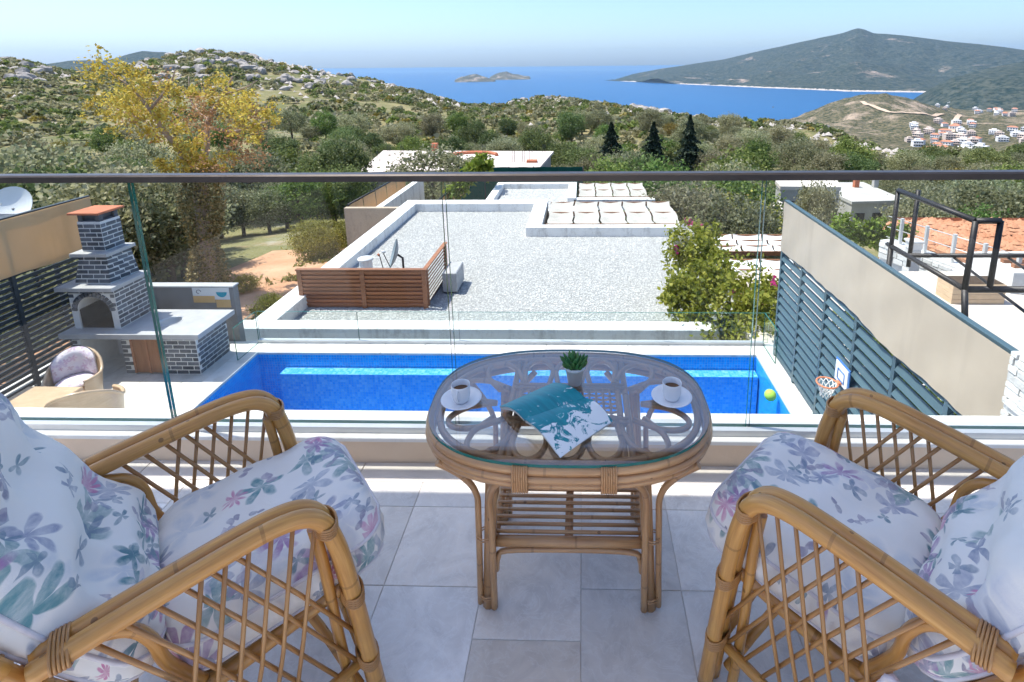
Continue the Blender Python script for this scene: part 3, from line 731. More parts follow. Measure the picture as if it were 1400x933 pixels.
wz = D-.085; b0 = D-1.35
m = MB().poly([(PX0, PY0, b0), (PX1, PY0, b0), (PX1, PY1, b0), (PX0, PY1, b0)])
m.poly([(PX0, PY1, b0), (PX1, PY1, b0), (PX1, PY1, D-.03), (PX0, PY1, D-.03)]).poly([(PX1, PY0, b0), (PX0, PY0, b0), (PX0, PY0, D-.03), (PX1, PY0, D-.03)])
m.poly([(PX0, PY0, b0), (PX0, PY1, b0), (PX0, PY1, D-.03), (PX0, PY0, D-.03)]).poly([(PX1, PY1, b0), (PX1, PY0, b0), (PX1, PY0, D-.03), (PX1, PY1, D-.03)])
m.build('pool_lining', 'mosaic', ps)
MB().box((PX0+.42, PY1-.20, b0), (PX1-.02, PY1-.003, wz-.15)).build('pool_bench', 'mosaic_lit', ps)
MB().box((PX0+.02, PY0+.003, b0), (PX1-.02, PY0+.10, wz-.12)).build('pool_bench', 'mosaic_lit', ps)
m = MB().grid(lambda u, v: (PX0+(PX1-PX0)*u, PY0+(PY1-PY0)*v, wz), 2, 2).build('pool_water', 'water'); tag(m, 'clear blue water filling the mosaic pool', 'water', kind='structure')
bx_, by_, bz_ = P(1053, 541, Z=wz+.05)
m = MB().lathe([(.0755*math.cos(R(a)), .0755*math.sin(R(a))) for a in range(-90, 91, 12)], (bx_, by_, wz+.055), 22).build('toy_ball', 'ball_lime', None, (bx_, by_, wz)); tag(m, 'lime green ball floating in the pool', 'ball')
# low glass screen at the far side of the pool
pg = thing('pool_glass_screen', 'low frameless glass screen along the far edge of the pool', 'glass screen', (-1, 7.57, D))
gz = P(700, 427, Y=7.57)[2]
MB().box((PX0-.16, 7.535, D+.006), (2.75, 7.605, D+.05)).build('base_channel', 'aluminium', pg)
for k in range(5):
    x0 = PX0-.14+k*1.575
    m = MB().box((x0+.004, 7.563, D+.03), (x0+1.571, 7.577, gz)); m.mi = [1, 1, 0, 1, 0, 1]; m.build('glass_pane', ['glass_clear', 'glass_edge'], pg)
for x in (PX0-.15, 2.74):
    m = MB().box((x-.007, 7.02, D+.008), (x+.007, 7.555, gz)); m.mi = [1, 1, 1, 0, 1, 0]; m.build('glass_pane', ['glass_clear', 'glass_edge'], pg)

# ------------------------------------------------------------------ slatted fences with fabric screens
SLAT = MB().box((-.5, -.5, -.5), (.5, .5, .5))
def fence(name, label, X, side, y0, y1, ny, zb, zm, zt, nsl, mslat, mscreen, tilt):
    t = thing(name, label, 'fence', (X, (y0+y1)/2, zb))
    sm = SLAT.mesh('slat', mslat); st = (y1-y0)/ny
    for k in range(ny+1):
        y = y0+k*st
        inst('post', sm, t, (X, y, (zb+zt)/2), scale=(.05, .05, zt-zb))
    inst('top_rail', sm, t, (X, (y0+y1)/2, zt+.013), scale=(.055, y1-y0+.05, .026))
    inst('middle_rail', sm, t, (X+side*.002, (y0+y1)/2, zm+.01), scale=(.046, y1-y0, .06))
    inst('bottom_rail', sm, t, (X+side*.002, (y0+y1)/2, zb+.08), scale=(.046, y1-y0, .05))
    dz = (zm-zb-.12)/nsl
    for k in range(ny):
        for q in range(nsl):
            z = zb+.13+dz*(q+.5)
            inst('slat', sm, t, (X+side*.004, y0+(k+.5)*st, z), rot=(0, tilt+random.uniform(-.02, .02), 0), scale=(.018, st-.055, dz*.62))
    def f(u, v):
        y = y0+(y1-y0)*u; z = zm-.03+(zt-zm+.04)*v
        sag = .012*math.sin(y*5.1)*(1-v)+.02*math.sin(y*2.3+1)*(1-v)
        return (X+side*(.046+.008*math.sin(y*9+v*4)*math.sin(v*3.1)+.006*math.sin(y*23)*(1-v)), y, z+sag)
    nu = int((y1-y0)*16)
    m = MB().grid(f, nu, 8); m.grid(lambda u, v: tuple(Vector(f(u, v))-Vector((side*.004, 0, 0))), nu, 8, flip=True)
    m.build('fabric_screen', mscreen, t)
    return t
rf = fence('slatted_fence', 'dark teal slatted fence with sagging beige fabric along the top, beside the pool', 2.82, -1, 2.36, 7.26, 7, D, -.90, -.275, 13, 'slat_teal', 'screen_beige', R(32))
MB().tube([(2.776, 6.33, -.58), (2.774, 6.30, -.68), (2.776, 6.335, -.78)], [.002, .007, .002], 6).build('screen_tear', 'slat_black', rf)
fence('slatted_fence', 'black slatted fence with tan fabric panels along the top, beside the brick barbecue', -7.42, 1, 2.6, 7.62, 4, D, -.98, -.27, 19, 'slat_black', 'screen_tan', R(0))
# toy basketball hoop hung on the fence
hy, hz = P(1150, 515, X=2.74)[1:]
bh = thing('basketball_hoop', 'toy basketball hoop with white net hung on the teal fence', 'basketball hoop', (2.74, hy, hz))
def brd(s0, s1, x, mat, nm):
    MB().box((x-.006, hy-s0, hz-s1*.72), (x+.006, hy+s0, hz+s1)).build(nm, mat, bh)
brd(.15, .15, 2.752, 'board_blue', 'backboard'); brd(.130, .128, 2.7435, 'net_white', 'backboard_face')
m = MB()
for a, b in (((-.07, -.05), (.07, -.05)), ((.07, -.05), (.07, .06)), ((.07, .06), (-.07, .06)), ((-.07, .06), (-.07, -.05))): m.tube([(2.735, hy+a[0], hz+a[1]), (2.735, hy+b[0], hz+b[1])], .006, 5)
m.build('target_square', 'board_blue', bh)
rx = 2.72-.12; rzz = hz-.075
MB().tube([(rx+.105*math.cos(2*math.pi*k/20), hy+.105*math.sin(2*math.pi*k/20), rzz) for k in range(20)], .0095, 7, closed=True).build('rim', 'hoop_orange', bh)
MB().box((2.70, hy-.03, rzz-.012), (2.745, hy+.03, rzz+.012)).build('rim_bracket', 'hoop_orange', bh)
m = MB()
for k in range(10):
    for sg in (-1, 1):
        pts = []
        for q in range(5):
            a = 2*math.pi*(k+sg*q*.5)/10; rr = .100-.010*q-.005*q*(q < 4); pts.append((rx+rr*math.cos(a), hy+rr*math.sin(a), rzz-.038*q))
        m.tube(pts, .0055, 4)
m.build('net', 'net_white', bh)

# ------------------------------------------------------------------ brick barbecue
bq = thing('brick_barbecue', 'dark brick barbecue with arched firebox, stepped chimney and stone counter', 'barbecue', (-6.4, 7.0, D))
UNIT = SLAT.mesh('brick', 'brick')
BL, BH, BG = .150, .046, .018
def lay(o, u, v, n, wfn, rows, skip=None, par=bq, start=0.0):
    """bricks on a face: origin o, unit vectors u (along), v (up the face), n (outwards); wfn(row) -> (left, right)"""
    o, u, v, n = Vector(o), Vector(u).normalized(), Vector(v).normalized(), Vector(n).normalized()
    for r in range(rows):
        a, b = wfn(r); x = a-(BL+BG)*(.5 if r % 2 else 0)-start
        h = r*(BH+BG)+BG
        while x < b:
            x0, x1 = max(x, a), min(x+BL, b)
            if x1-x0 > .03 and not (skip and skip((x0+x1)/2, h+BH/2)):
                c = o+u*((x0+x1)/2)+v*(h+BH/2)-n*.005
                Mx = Matrix((u*(x1-x0), n*.024, v*BH)).transposed().to_4x4(); Mx.translation = c
                inst('brick', UNIT, par, mw=Mx)
            x += BL+BG
CTZ = -1.93
cx0, cx1, cy0, cy1 = -7.12, -5.36, 6.66, 7.30             # counter base footprint
# plinths: two piers, cabinet between, open wood store
core = MB().box((cx0, cy0, D), (cx0+.12, cy1, CTZ-.07)).box((-6.42, cy0, D), (-6.30, cy1, CTZ-.07)).box((-5.86, cy0, D), (cx1, cy1, CTZ-.07)).box((cx0+.12, cy1-.1, D), (-5.86, cy1, CTZ-.07))
core.build('masonry_core', 'mortar', bq)
rows0 = int((CTZ-.07-D)/(BH+BG))
lay((cx0, cy0, D), (1, 0, 0), (0, 0, 1), (0, -1, 0), lambda r: (.004, .116), rows0)
lay((-6.42, cy0, D), (1, 0, 0), (0, 0, 1), (0, -1, 0), lambda r: (.004, .116), rows0)
lay((-5.86, cy0, D), (1, 0, 0), (0, 0, 1), (0, -1, 0), lambda r: (.004, .492), rows0)
lay((cx1, cy0, D), (0, 1, 0), (0, 0, 1), (1, 0, 0), lambda r: (.004, .636), rows0, start=.05)
dr = MB().box((-6.30, cy0-.005, D+.02), (-6.27, cy0+.03, CTZ-.075)).box((-6.09, cy0-.005, D+.02), (-6.065, cy0+.03, CTZ-.075)).box((-5.885, cy0-.005, D+.02), (-5.86, cy0+.03, CTZ-.075)).box((-6.27, cy0-.003, CTZ-.10), (-5.885, cy0+.028, CTZ-.075)).build('cabinet_frame', 'screen_wood', bq)
for a, b in ((-6.27, -6.09), (-6.065, -5.885)):
    d_ = MB().bevbox((a+.004, cy0+.004, D+.025), (b-.004, cy0+.02, CTZ-.105), .002).build('cabinet_door', 'cabinet_wood', bq)
sx_, sy_, _ = P(232, 440, Z=CTZ); q_ = .18
m = MB(); X0_, X1_, Y0_, Y1_ = cx0-.05, -5.22, cy0-.12, cy1+.02
m.box((X0_, Y0_, CTZ-.07), (sx_-q_, Y1_, CTZ)).box((sx_+q_, Y0_, CTZ-.07), (X1_, Y1_, CTZ)).box((sx_-q_, Y0_, CTZ-.07), (sx_+q_, sy_-q_, CTZ)).box((sx_-q_, sy_+q_, CTZ-.07), (sx_+q_, Y1_, CTZ))
for k in range(32):                                       # round cut-out for the basin
    t0, t1 = 2*math.pi*k/32, 2*math.pi*(k+1)/32
    sq = lambda t: (sx_+q_*math.cos(t)/max(abs(math.cos(t)), abs(math.sin(t))), sy_+q_*math.sin(t)/max(abs(math.cos(t)), abs(math.sin(t))), CTZ)
    ci = lambda t, z: (sx_+.148*math.cos(t), sy_+.148*math.sin(t), z)
    m.poly([ci(t0, CTZ), sq(t0), sq(t1), ci(t1, CTZ)]); m.poly([ci(t1, CTZ), ci(t1, CTZ-.07), ci(t0, CTZ-.07), ci(t0, CTZ)])
m.build('counter_slab', 'grey_stone', bq)
MB().lathe([(.0, -.11), (.08, -.108), (.125, -.085), (.144, -.03), (.147, .003), (.160, .004)], (sx_, sy_, CTZ), 28).build('sink_bowl', 'aluminium', bq)
# firebox
fx0, fx1, fy0, fy1, fz1 = -7.08, -6.43, 6.71, 7.27, -1.345
aw, az, ac = .235, CTZ+.27, (fx0+fx1)/2                    # arch half width, springing height, centre
m = MB()
m.box((fx0, fy0, CTZ), (ac-aw, fy1, fz1)).box((ac+aw, fy0, CTZ), (fx1, fy1, fz1)).box((ac-aw, fy1-.06, CTZ), (ac+aw, fy1, fz1))
N = 12
for k in range(N):                                        # masonry above the arch
    x0, x1 = ac-aw+2*aw*k/N, ac-aw+2*aw*(k+1)/N
    z0 = az+.21*math.sqrt(max(0, 1-((x0-ac)/aw)**2)); z1 = az+.21*math.sqrt(max(0, 1-((x1-ac)/aw)**2))
    for y in (fy0,): m.poly([(x0, y, z0), (x1, y, z1), (x1, y, fz1), (x0, y, fz1)])
    m.poly([(x0, fy0, z0), (x0, fy1-.06, z0), (x1, fy1-.06, z1), (x1, fy0, z1)])
m.box((fx0+.01, fy0+.01, fz1-.02), (fx1-.01, fy1-.01, fz1))
m.build('firebox_core', 'mortar', bq)
MB().box((ac-aw+.002, fy0+.03, CTZ+.002), (ac+aw-.002, fy1-.07, CTZ+.01)).build('hearth', 'soot', bq)
MB().poly([(ac-aw, fy1-.062, CTZ), (ac+aw, fy1-.062, CTZ), (ac+aw, fy1-.062, fz1-.03), (ac-aw, fy1-.062, fz1-.03)]).poly([(ac-aw+.003, fy0+.02, CTZ), (ac-aw+.003, fy1-.06, CTZ), (ac-aw+.003, fy1-.06, fz1-.05), (ac-aw+.003, fy0+.02, az)]).poly([(ac+aw-.003, fy0+.02, CTZ), (ac+aw-.003, fy1-.06, CTZ), (ac+aw-.003, fy1-.06, fz1-.05), (ac+aw-.003, fy0+.02, az)]).build('firebox_lining', 'soot', bq)
rowsF = int((fz1-CTZ)/(BH+BG))
def in_arch(x, z):
    X_, Z_ = fx0+x, CTZ+z
    return abs(X_-ac) < aw+.07 and (Z_ < az or ((X_-ac)/(aw+.07))**2+((Z_-az)/.285)**2 < 1)
lay((fx0, fy0, CTZ), (1, 0, 0), (0, 0, 1), (0, -1, 0), lambda r: (.004, fx1-fx0-.004), rowsF, in_arch)
lay((fx1, fy0, CTZ), (0, 1, 0), (0, 0, 1), (1, 0, 0), lambda r: (.004, fy1-fy0-.004), rowsF)
for k in range(15):                                       # soldier bricks round the arch
    a = math.pi*(k+.5)/15; c = Vector((ac+(aw+.034)*math.cos(a), fy0-.006, az+.244*math.sin(a))); rad = Vector((math.cos(a), 0, math.sin(a))); tan = Vector((-math.sin(a), 0, math.cos(a)))
    Mx = Matrix((tan*.042, Vector((0, -1, 0))*.028, rad*.066)).transposed().to_4x4(); Mx.translation = c; inst('brick', UNIT, bq, mw=Mx)
MB().bevbox((fx0-.09, fy0-.09, fz1), (fx1+.06, fy1+.02, fz1+.055), .005).build('mantel_slab', 'grey_stone', bq)
# tapered hood, upper slab, chimney
hz0, hz1 = fz1+.055, -.90
h0 = (-7.00, -6.50, 6.77, 7.25); h1 = (-6.93, -6.54, 6.83, 7.22)
m = MB(); o = []
for (a, b, c, d_), z in ((h0, hz0), (h1, hz1)): m.v += [(a, c, z), (b, c, z), (b, d_, z), (a, d_, z)]
for q in ((0, 1, 5, 4), (1, 2, 6, 5), (2, 3, 7, 6), (3, 0, 4, 7)): m.face(q)
m.build('hood_core', 'mortar', bq)
rowsH = int((hz1-hz0)/(BH+BG))
lay((h0[0], h0[2], hz0), (1, 0, 0), (0, h1[2]-h0[2], hz1-hz0), (0, -1, .15), lambda r: (.005+(h1[0]-h0[0])*r/rowsH, h0[1]-h0[0]-.005-(h0[1]-h1[1])*r/rowsH), rowsH)
lay((h0[1], h0[2], hz0), (0, 1, 0), (h1[1]-h0[1], 0, hz1-hz0), (1, 0, .3), lambda r: (.005+(h1[2]-h0[2])*r/rowsH, h0[3]-h0[2]-.005-(h0[3]-h1[3])*r/rowsH), rowsH)
MB().bevbox((h1[0]-.07, h1[2]-.07, hz1), (h1[1]+.06, h1[3]+.03, hz1+.05), .005).build('hood_slab', 'grey_stone', bq)
c0 = (-6.90, -6.58, 6.87, 7.19); cz0, cz1 = hz1+.05, -.43
MB().box((c0[0], c0[2], cz0), (c0[1], c0[3], cz1)).build('chimney_core', 'mortar', bq)
rowsC = int((cz1-cz0)/(BH+BG))
lay((c0[0], c0[2], cz0), (1, 0, 0), (0, 0, 1), (0, -1, 0), lambda r: (.004, c0[1]-c0[0]-.004), rowsC)
lay((c0[1], c0[2], cz0), (0, 1, 0), (0, 0, 1), (1, 0, 0), lambda r: (.004, c0[3]-c0[2]-.004), rowsC)
m = MB()
for x in (c0[0]+.01, c0[1]-.07):
    for y in (c0[2]+.01, c0[3]-.07): m.box((x, y, cz1), (x+.06, y+.06, cz1+.11))
m.box((c0[0]+.03, c0[2]+.03, cz1), (c0[1]-.03, c0[3]-.03, cz1+.02)).box((c0[0]+.05, c0[2]+.05, cz1+.02), (c0[1]-.05, c0[3]-.05, cz1+.10)).build('chimney_vent', 'brick', bq)
MB().bevbox((c0[0]-.06, c0[2]-.06, cz1+.11), (c0[1]+.05, c0[3]+.05, cz1+.14), .006).build('chimney_cap', 'terracotta', bq)

# ------------------------------------------------------------------ grey end wall with signs
gw = thing('terrace_wall', 'dark grey rendered end wall of the pool terrace behind the barbecue', 'wall', (-6.0, 7.66, D))
x0, x1 = P(205, 392, Y=7.62)[0], P(318, 393, Y=7.62)[0]; zt = P(318, 393, Y=7.62)[2]
MB().box((x0-.4, 7.62, D-.4), (x1, 7.74, zt)).build('wall_body', 'grey_wall', gw)
MB().bevbox((x0-.4, 7.605, zt), (x1+.012, 7.755, zt+.022), .004).build('wall_cap', 'grey_stone', gw)
sg = thing('notice_board', 'white and orange pool notice with a teal half disc on the grey end wall', 'sign', (x1-.3, 7.61, zt-.2))
a = P(262, 391, Y=7.615); b = P(312, 392, Y=7.615); c_ = P(313, 419, Y=7.615)
MB().box((a[0], 7.608, zt-.20), (b[0], 7.6185, zt-.005)).build('sign_panel', 'sign_white', sg)
MB().box((a[0], 7.605, zt-.25), (a[0]+.34, 7.618, zt-.14)).build('sign_band', 'sign_orange', sg); MB().box((b[0]-.22, 7.604, zt-.33), (b[0], 7.618, zt-.20)).build('sign_band', 'sign_orange', sg)
MB().poly([(b[0]-.115+.085*math.cos(R(t)), 7.6035, zt-.075+.085*math.sin(R(t))) for t in range(180, 361, 15)]).build('sign_half_disc', 'sign_teal', sg)
MB().tube([(a[0]+.10+.035*math.cos(t*.6), 7.606, zt-.07+.03*math.sin(t*.6)) for t in range(9)], .005, 5).build('sign_emblem', 'grey_wall', sg)

# ------------------------------------------------------------------ wicker seats by the barbecue
def tub_chair(label, x, y, rz, cush, s=1.0):
    t = thing('wicker_tub_chair', label, 'armchair', (x, y, D), 'wicker tub chairs by the barbecue', rz, local=True); t.scale = (s, s, s)
    sh = lambda h0_, h1_, r0, r1: (lambda u, v: ((r0+(r1-r0)*v)*math.cos(R(-145+290*u)+math.pi), (r0+(r1-r0)*v)*math.sin(R(-145+290*u)+math.pi), h0_+(h1_+.30*max(0, math.cos(R(-145+290*u)))**1.0-h0_)*v))
    m = MB().grid(sh(.06, .52, .29, .35), 24, 8); m.grid(sh(.06, .52, .275, .33), 24, 8, flip=True); m.build('wicker_shell', 'rattan_pale', t)
    f = sh(.06, .52, .285, .342); MB().tube([f(k/24, 1) for k in range(25)], .022, 8).build('rim_roll', 'rattan_pale', t); MB().tube([f(k/24, 0) for k in range(25)], .018, 8).build('base_roll', 'rattan_pale', t)
    MB().lathe([(0, .36), (.27, .36), (.27, .30), (0, .30)], (0, 0, 0), 20).build('seat', 'rattan_pale', t)
    for a in (45, 135, 225, 315): MB().tube([(.25*math.cos(R(a)), .25*math.sin(R(a)), .0), (.24*math.cos(R(a)), .24*math.sin(R(a)), .32)], .018, 7).build('leg', 'rattan_pale', t)
    if cush:
        m = MB().grid(lambda u, v: (.24*math.sin(math.pi*v)*math.cos(2*math.pi*u), .24*math.sin(math.pi*v)*math.sin(2*math.pi*u), .42+.065*math.cos(math.pi*v)), 20, 10); m.build('seat_cushion', 'floral_lilac', t)
        def bcf(u, v):
            a = R(-75+150*u)+math.pi; e = (1-abs(2*u-1)**4)**.5*(1-abs(2*v-1)**4)**.5; r_ = .27-.09*e*(1-.35*math.exp(-((u-.5)**2+(v-.5)**2)/.02))
            return (r_*math.cos(a), r_*math.sin(a), .42+.46*v*(1-.35*abs(2*u-1)**2))
        MB().grid(bcf, 18, 12).grid(lambda u, v: (.285*math.cos(R(-75+150*u)+math.pi), .285*math.sin(R(-75+150*u)+math.pi), .42+.46*v*(1-.35*abs(2*u-1)**2)), 18, 12, flip=True).build('back_cushion', 'floral_lilac', t)
    return t
a = P(100, 512, Z=D+.45); tub_chair('round wicker tub chair with lilac floral cushions beside the barbecue', a[0], a[1], R(-62), True, .82)
a = P(112, 548, Z=D+.55); tub_chair('bare pale wicker tub chair turned to the barbecue', a[0], a[1]+.05, R(120), False, .95)
a = P(62, 548, Z=D+.5)
wt = thing('wicker_table', 'low wicker table between the tub chairs beside the black fence', 'table', (a[0]-.1, a[1], D))
X_, Y_ = a[0]-.12, a[1]
MB().bevbox((X_-.36, Y_-.28, D+.46), (X_+.30, Y_+.28, D+.50), .008).build('table_top', 'rattan_pale', wt)
MB().box((X_-.33, Y_-.25, D+.38), (X_+.27, Y_+.25, D+.459)).build('apron', 'rattan_pale', wt)
for sx in (-.31, .24):
    for sy in (-.23, .21): MB().box((X_+sx, Y_+sy, D), (X_+sx+.045, Y_+sy+.045, D+.38)).build('leg', 'rattan_pale', wt)

# ------------------------------------------------------------------ things beyond the black fence
dn = thing('satellite_dish', 'pale grey satellite dish standing beyond the black fence', 'satellite dish', P(22, 300, Y=8.6), 'satellite dishes')
c = Vector(P(18, 285, Y=8.6))
def dish(par, c, r, nrm, mat):
    nrm = Vector(nrm).normalized(); q = nrm.to_track_quat('Z', 'Y').to_matrix().to_4x4(); q.translation = c
    m = MB()
    for sgn, off in ((1, 0), (-1, -.012)):
        pr = [(r*k/7, .28*r*(k/7)**2+off) for k in range(8)]; m2 = MB().lathe(pr, (0, 0, 0), 26)
        o = len(m.v); m.v += [tuple(q@Vector(p)) for p in m2.v]
        for f_ in m2.f: m.face([o+i for i in (f_ if sgn > 0 else f_[::-1])], None, 0, True)
    m.build('reflector', mat, par)
    e = c+nrm*r*.95; low = q@Vector((r*.9, 0, .25*r)); 
    low = min([q@Vector((r*.92*math.cos(t), r*.92*math.sin(t), .25*r)) for t in np.linspace(0, 6.28, 24)], key=lambda p: p.z)
    MB().tube([low, e], .012, 6).build('feed_arm', 'dark_metal', par); MB().tube([e-nrm*.08, e+nrm*.03], .03, 8).build('receiver', 'plastic_white', par)
dish(dn, c, .36, (.1, -.6, .35), 'plastic_white')
MB().tube([c, c-Vector((0, -.12, .25)), (c.x, c.y+.12, -2.2)], .025, 8).build('mast', 'dark_metal', dn)
aw_ = thing('awning_cassette', 'white awning cassette with grey glass below it beyond the black fence', 'awning', P(30, 310, Y=8.1))
a = P(-40, 318, Y=8.1); b = P(64, 288, Y=8.1)
MB().tube([a, b], .075, 10).build('cassette', 'plastic_white', aw_); MB().box((b[0]-1.2, 8.12, b[2]-.35), (b[0]+.02, 8.15, b[2]-.06)).build('valance', 'grey_stone', aw_)
MB().tube([(b[0]-.06, 8.1, b[2]-.05), (b[0]-.06, 8.1, -7.2)], .03, 8).build('post', 'dark_metal', aw_)

# ------------------------------------------------------------------ neighbouring house with gravel roof
RZ = -3.9
nh = thing('gravel_roof_house', 'white villa with pale gravel flat roof below the pool terrace', 'house', (-2, 15, -7.6))
xl, xr, yf, yb = -6.95, 3.55, 9.55, 20.55
st_x, st_y = -1.36, 17.15
MB().prism([(xl+.02, yf+.02), (xr-.02, yf+.02), (xr-.02, st_y), (st_x, st_y), (st_x, yb-.02), (xl+.02, yb-.02)], -10.0, RZ-.03).build('walls', 'roof_white', nh)
MB().prism([(xl+.3, yf+.3), (xr-.2, yf+.3), (xr-.2, st_y-.02), (st_x-.1, st_y-.02), (st_x-.1, yb-.4), (xl+.3, yb-.4)], RZ-.03, RZ).build('roof_bed', 'gravel_bed', nh)
pz = -3.58
for nm, a, b in (('parapet', (xl, yf+.36, RZ-.5), (xl+.5, yb, pz)), ('parapet', (xl+.5, yb-.62, RZ-.5), (st_x-.5, yb, pz)),
                 ('parapet', (st_x-.5, st_y, RZ-.5), (st_x, yb, pz+.002)), ('parapet', (st_x-.5, st_y-.32, RZ-.5), (xr+.05, st_y, pz+.004)),
                 ('parapet', (xl, yf, RZ-3), (2.62, yf+.36, -3.4))):
    MB().bevbox(a, b, .012).build(nm, 'roof_white', nh)
MB().box((xr-.2, yf+.2, RZ-.4), (xr, st_y-.33, RZ+.02)).build('roof_edge', 'roof_white', nh)
# gravel
def octas(pts, sizes, name, mat, parent=None, squash=.6):
    n = len(pts); base = np.array([[1, 0, 0], [0, 1, 0], [-1, 0, 0], [0, -1, 0], [0, 0, 1], [0, 0, -1]], float)
    a = rng.uniform(0, 6.28, n); jit = rng.uniform(.6, 1.25, (n, 6, 1)); v = base[None]*jit
    c, s = np.cos(a)[:, None], np.sin(a)[:, None]
    x = v[:, :, 0]*c-v[:, :, 1]*s; y = v[:, :, 0]*s+v[:, :, 1]*c
    v = np.stack([x, y, v[:, :, 2]*squash], -1)*np.asarray(sizes)[:, None, None]+np.asarray(pts)[:, None, :]
    f = np.array([[0, 1, 4], [1, 2, 4], [2, 3, 4], [3, 0, 4]]); F_ = (f[None]+(np.arange(n)*6)[:, None, None]).reshape(-1, 3)
    off = np.array(parent.get('_o', (0, 0, 0))) if parent else np.zeros(3)
    me = bpy.data.meshes.new(name); me.vertices.add(n*6); me.vertices.foreach_set('co', (v.reshape(-1, 3)-off).ravel())
    me.loops.add(len(F_)*3); me.loops.foreach_set('vertex_index', F_.ravel()); me.polygons.add(len(F_)); me.polygons.foreach_set('loop_start', np.arange(len(F_))*3)
    me.update(calc_edges=True); me.materials.append(MATS[mat]); o = bpy.data.objects.new(name, me); COL.objects.link(o)
    if parent: o.parent = parent; o['_o'] = tuple(off)
    return o
n = 85000; gx = rng.uniform(xl+.5, xr-.2, n); gy = rng.uniform(yf+.36, yb-.62, n)
k = ~((gx > st_x-.5) & (gy > st_y-.32)); gx, gy = gx[k], gy[k]
g = octas(np.stack([gx, gy, np.full(len(gx), RZ+.005)], -1), rng.uniform(.013, .030, len(gx)), 'gravel', 'pebble_mix', nh); g['kind'] = 'stuff'
# louvred plant screen on the roof
ls = thing('louvre_screen', 'reddish brown timber louvre screen standing on the gravel roof', 'louvre screen', (-5, 11.5, RZ))
lx0, lx1, ly, lzt = -6.60, -3.60, 11.5, -2.97
for x in (lx0, (lx0+lx1)/2-.03, lx1-.10): MB().box((x, ly-.02, RZ), (x+.10, ly+.05, lzt)).build('post', 'screen_wood', ls)
MB().box((lx0-.02, ly-.03, lzt), (lx1+.02, ly+.08, lzt+.035)).build('top_rail', 'screen_wood', ls)
MB().box((lx0+.10, ly+.0, lzt-.07), (lx1-.1, ly+.04, lzt)).build('head_board', 'screen_wood', ls)
LM = SLAT.mesh('louvre', 'screen_wood')
for a, b in ((lx0+.10, (lx0+lx1)/2-.03), ((lx0+lx1)/2+.07, lx1-.10)):
    for k in range(9): inst('louvre', LM, ls, ((a+b)/2, ly+.02, RZ+.06+k*.098), rot=(R(-62), 0, random.uniform(-.004, .004)), scale=(b-a, .128, .016))
wy1 = 13.35
for y in (ly+.1, wy1): MB().box((lx1-.07, y, RZ), (lx1, y+.08, lzt)).build('post', 'screen_wood', ls)
MB().box((lx1-.08, ly+.08, lzt), (lx1+.02, wy1+.1, lzt+.035)).build('top_rail', 'screen_wood', ls)
for k in range(10): inst('louvre', LM, ls, (lx1-.035, (ly+wy1)/2+.09, RZ+.06+k*.092), rot=(0, R(-60), 0), scale=(.118, wy1-ly-.1, .016))
d2 = thing('satellite_dish', 'grey satellite dish standing on the gravel roof behind the louvre screen', 'satellite dish', (-4.9, 13.4, RZ), 'satellite dishes')
c = Vector(P(543, 348, Y=13.4)); dish(d2, c, .40, (-1, -.35, .35), 'dish_grey')
MB().tube([c, c+Vector((.14, 0, -.1)), (c.x+.14, c.y, RZ)], .03, 8).build('mast', 'dark_metal', d2); MB().box((c.x-.06, c.y-.2, RZ), (c.x+.34, c.y+.2, RZ+.05)).build('foot', 'grey_stone', d2)
rv = thing('roof_vent', 'white capped drum vent on the gravel roof beside the satellite dish', 'vent', (-5.6, 12.9, RZ))
c = P(500, 358, Y=12.9); MB().lathe([(.16, c[2]-RZ-.45 if False else -.22), (.16, .06)], (c[0], c[1], c[2]), 20).lathe([(0, .14), (.19, .10), (.20, .06), (.16, .055)], (c[0], c[1], c[2]), 20).build('drum', 'plastic_white', rv)
MB().lathe([(.06, RZ-c[2]), (.06, -.22), (.17, -.22)], (c[0], c[1], c[2]), 14).build('pipe', 'dark_metal', rv); MB().box((c[0]-.18, c[1]-.12, RZ), (c[0]+.25, c[1]+.12, RZ+.04)).build('foot', 'dark_metal', rv)
ant = thing('roof_antenna', 'thin mast with a small red head on the gravel roof', 'antenna', (-5.2, 13.2, RZ))
a = P(528, 372, Y=13.1); b = P(519, 350, Y=13.1); MB().tube([(a[0], a[1], RZ), (b[0], b[1], b[2])], .012, 6).build('mast', 'dark_metal', ant); MB().tube([b, (b[0]-.05, b[1], b[2]+.05)], .03, 7).build('head', 'terracotta', ant)
# air conditioner behind the screen
acu = thing('air_conditioner', 'grey outdoor air conditioner behind the end of the louvre screen', 'air conditioner', (-3.2, 12.7, RZ))
MB().bevbox((-3.45, 12.3, RZ+.06), (-3.10, 13.1, RZ+.55), .02).build('casing', 'grey_stone', acu); MB().box((-3.40, 12.4, RZ), (-3.15, 12.5, RZ+.06)).box((-3.40, 12.9, RZ), (-3.15, 13.0, RZ+.06)).build('feet', 'dark_metal', acu)

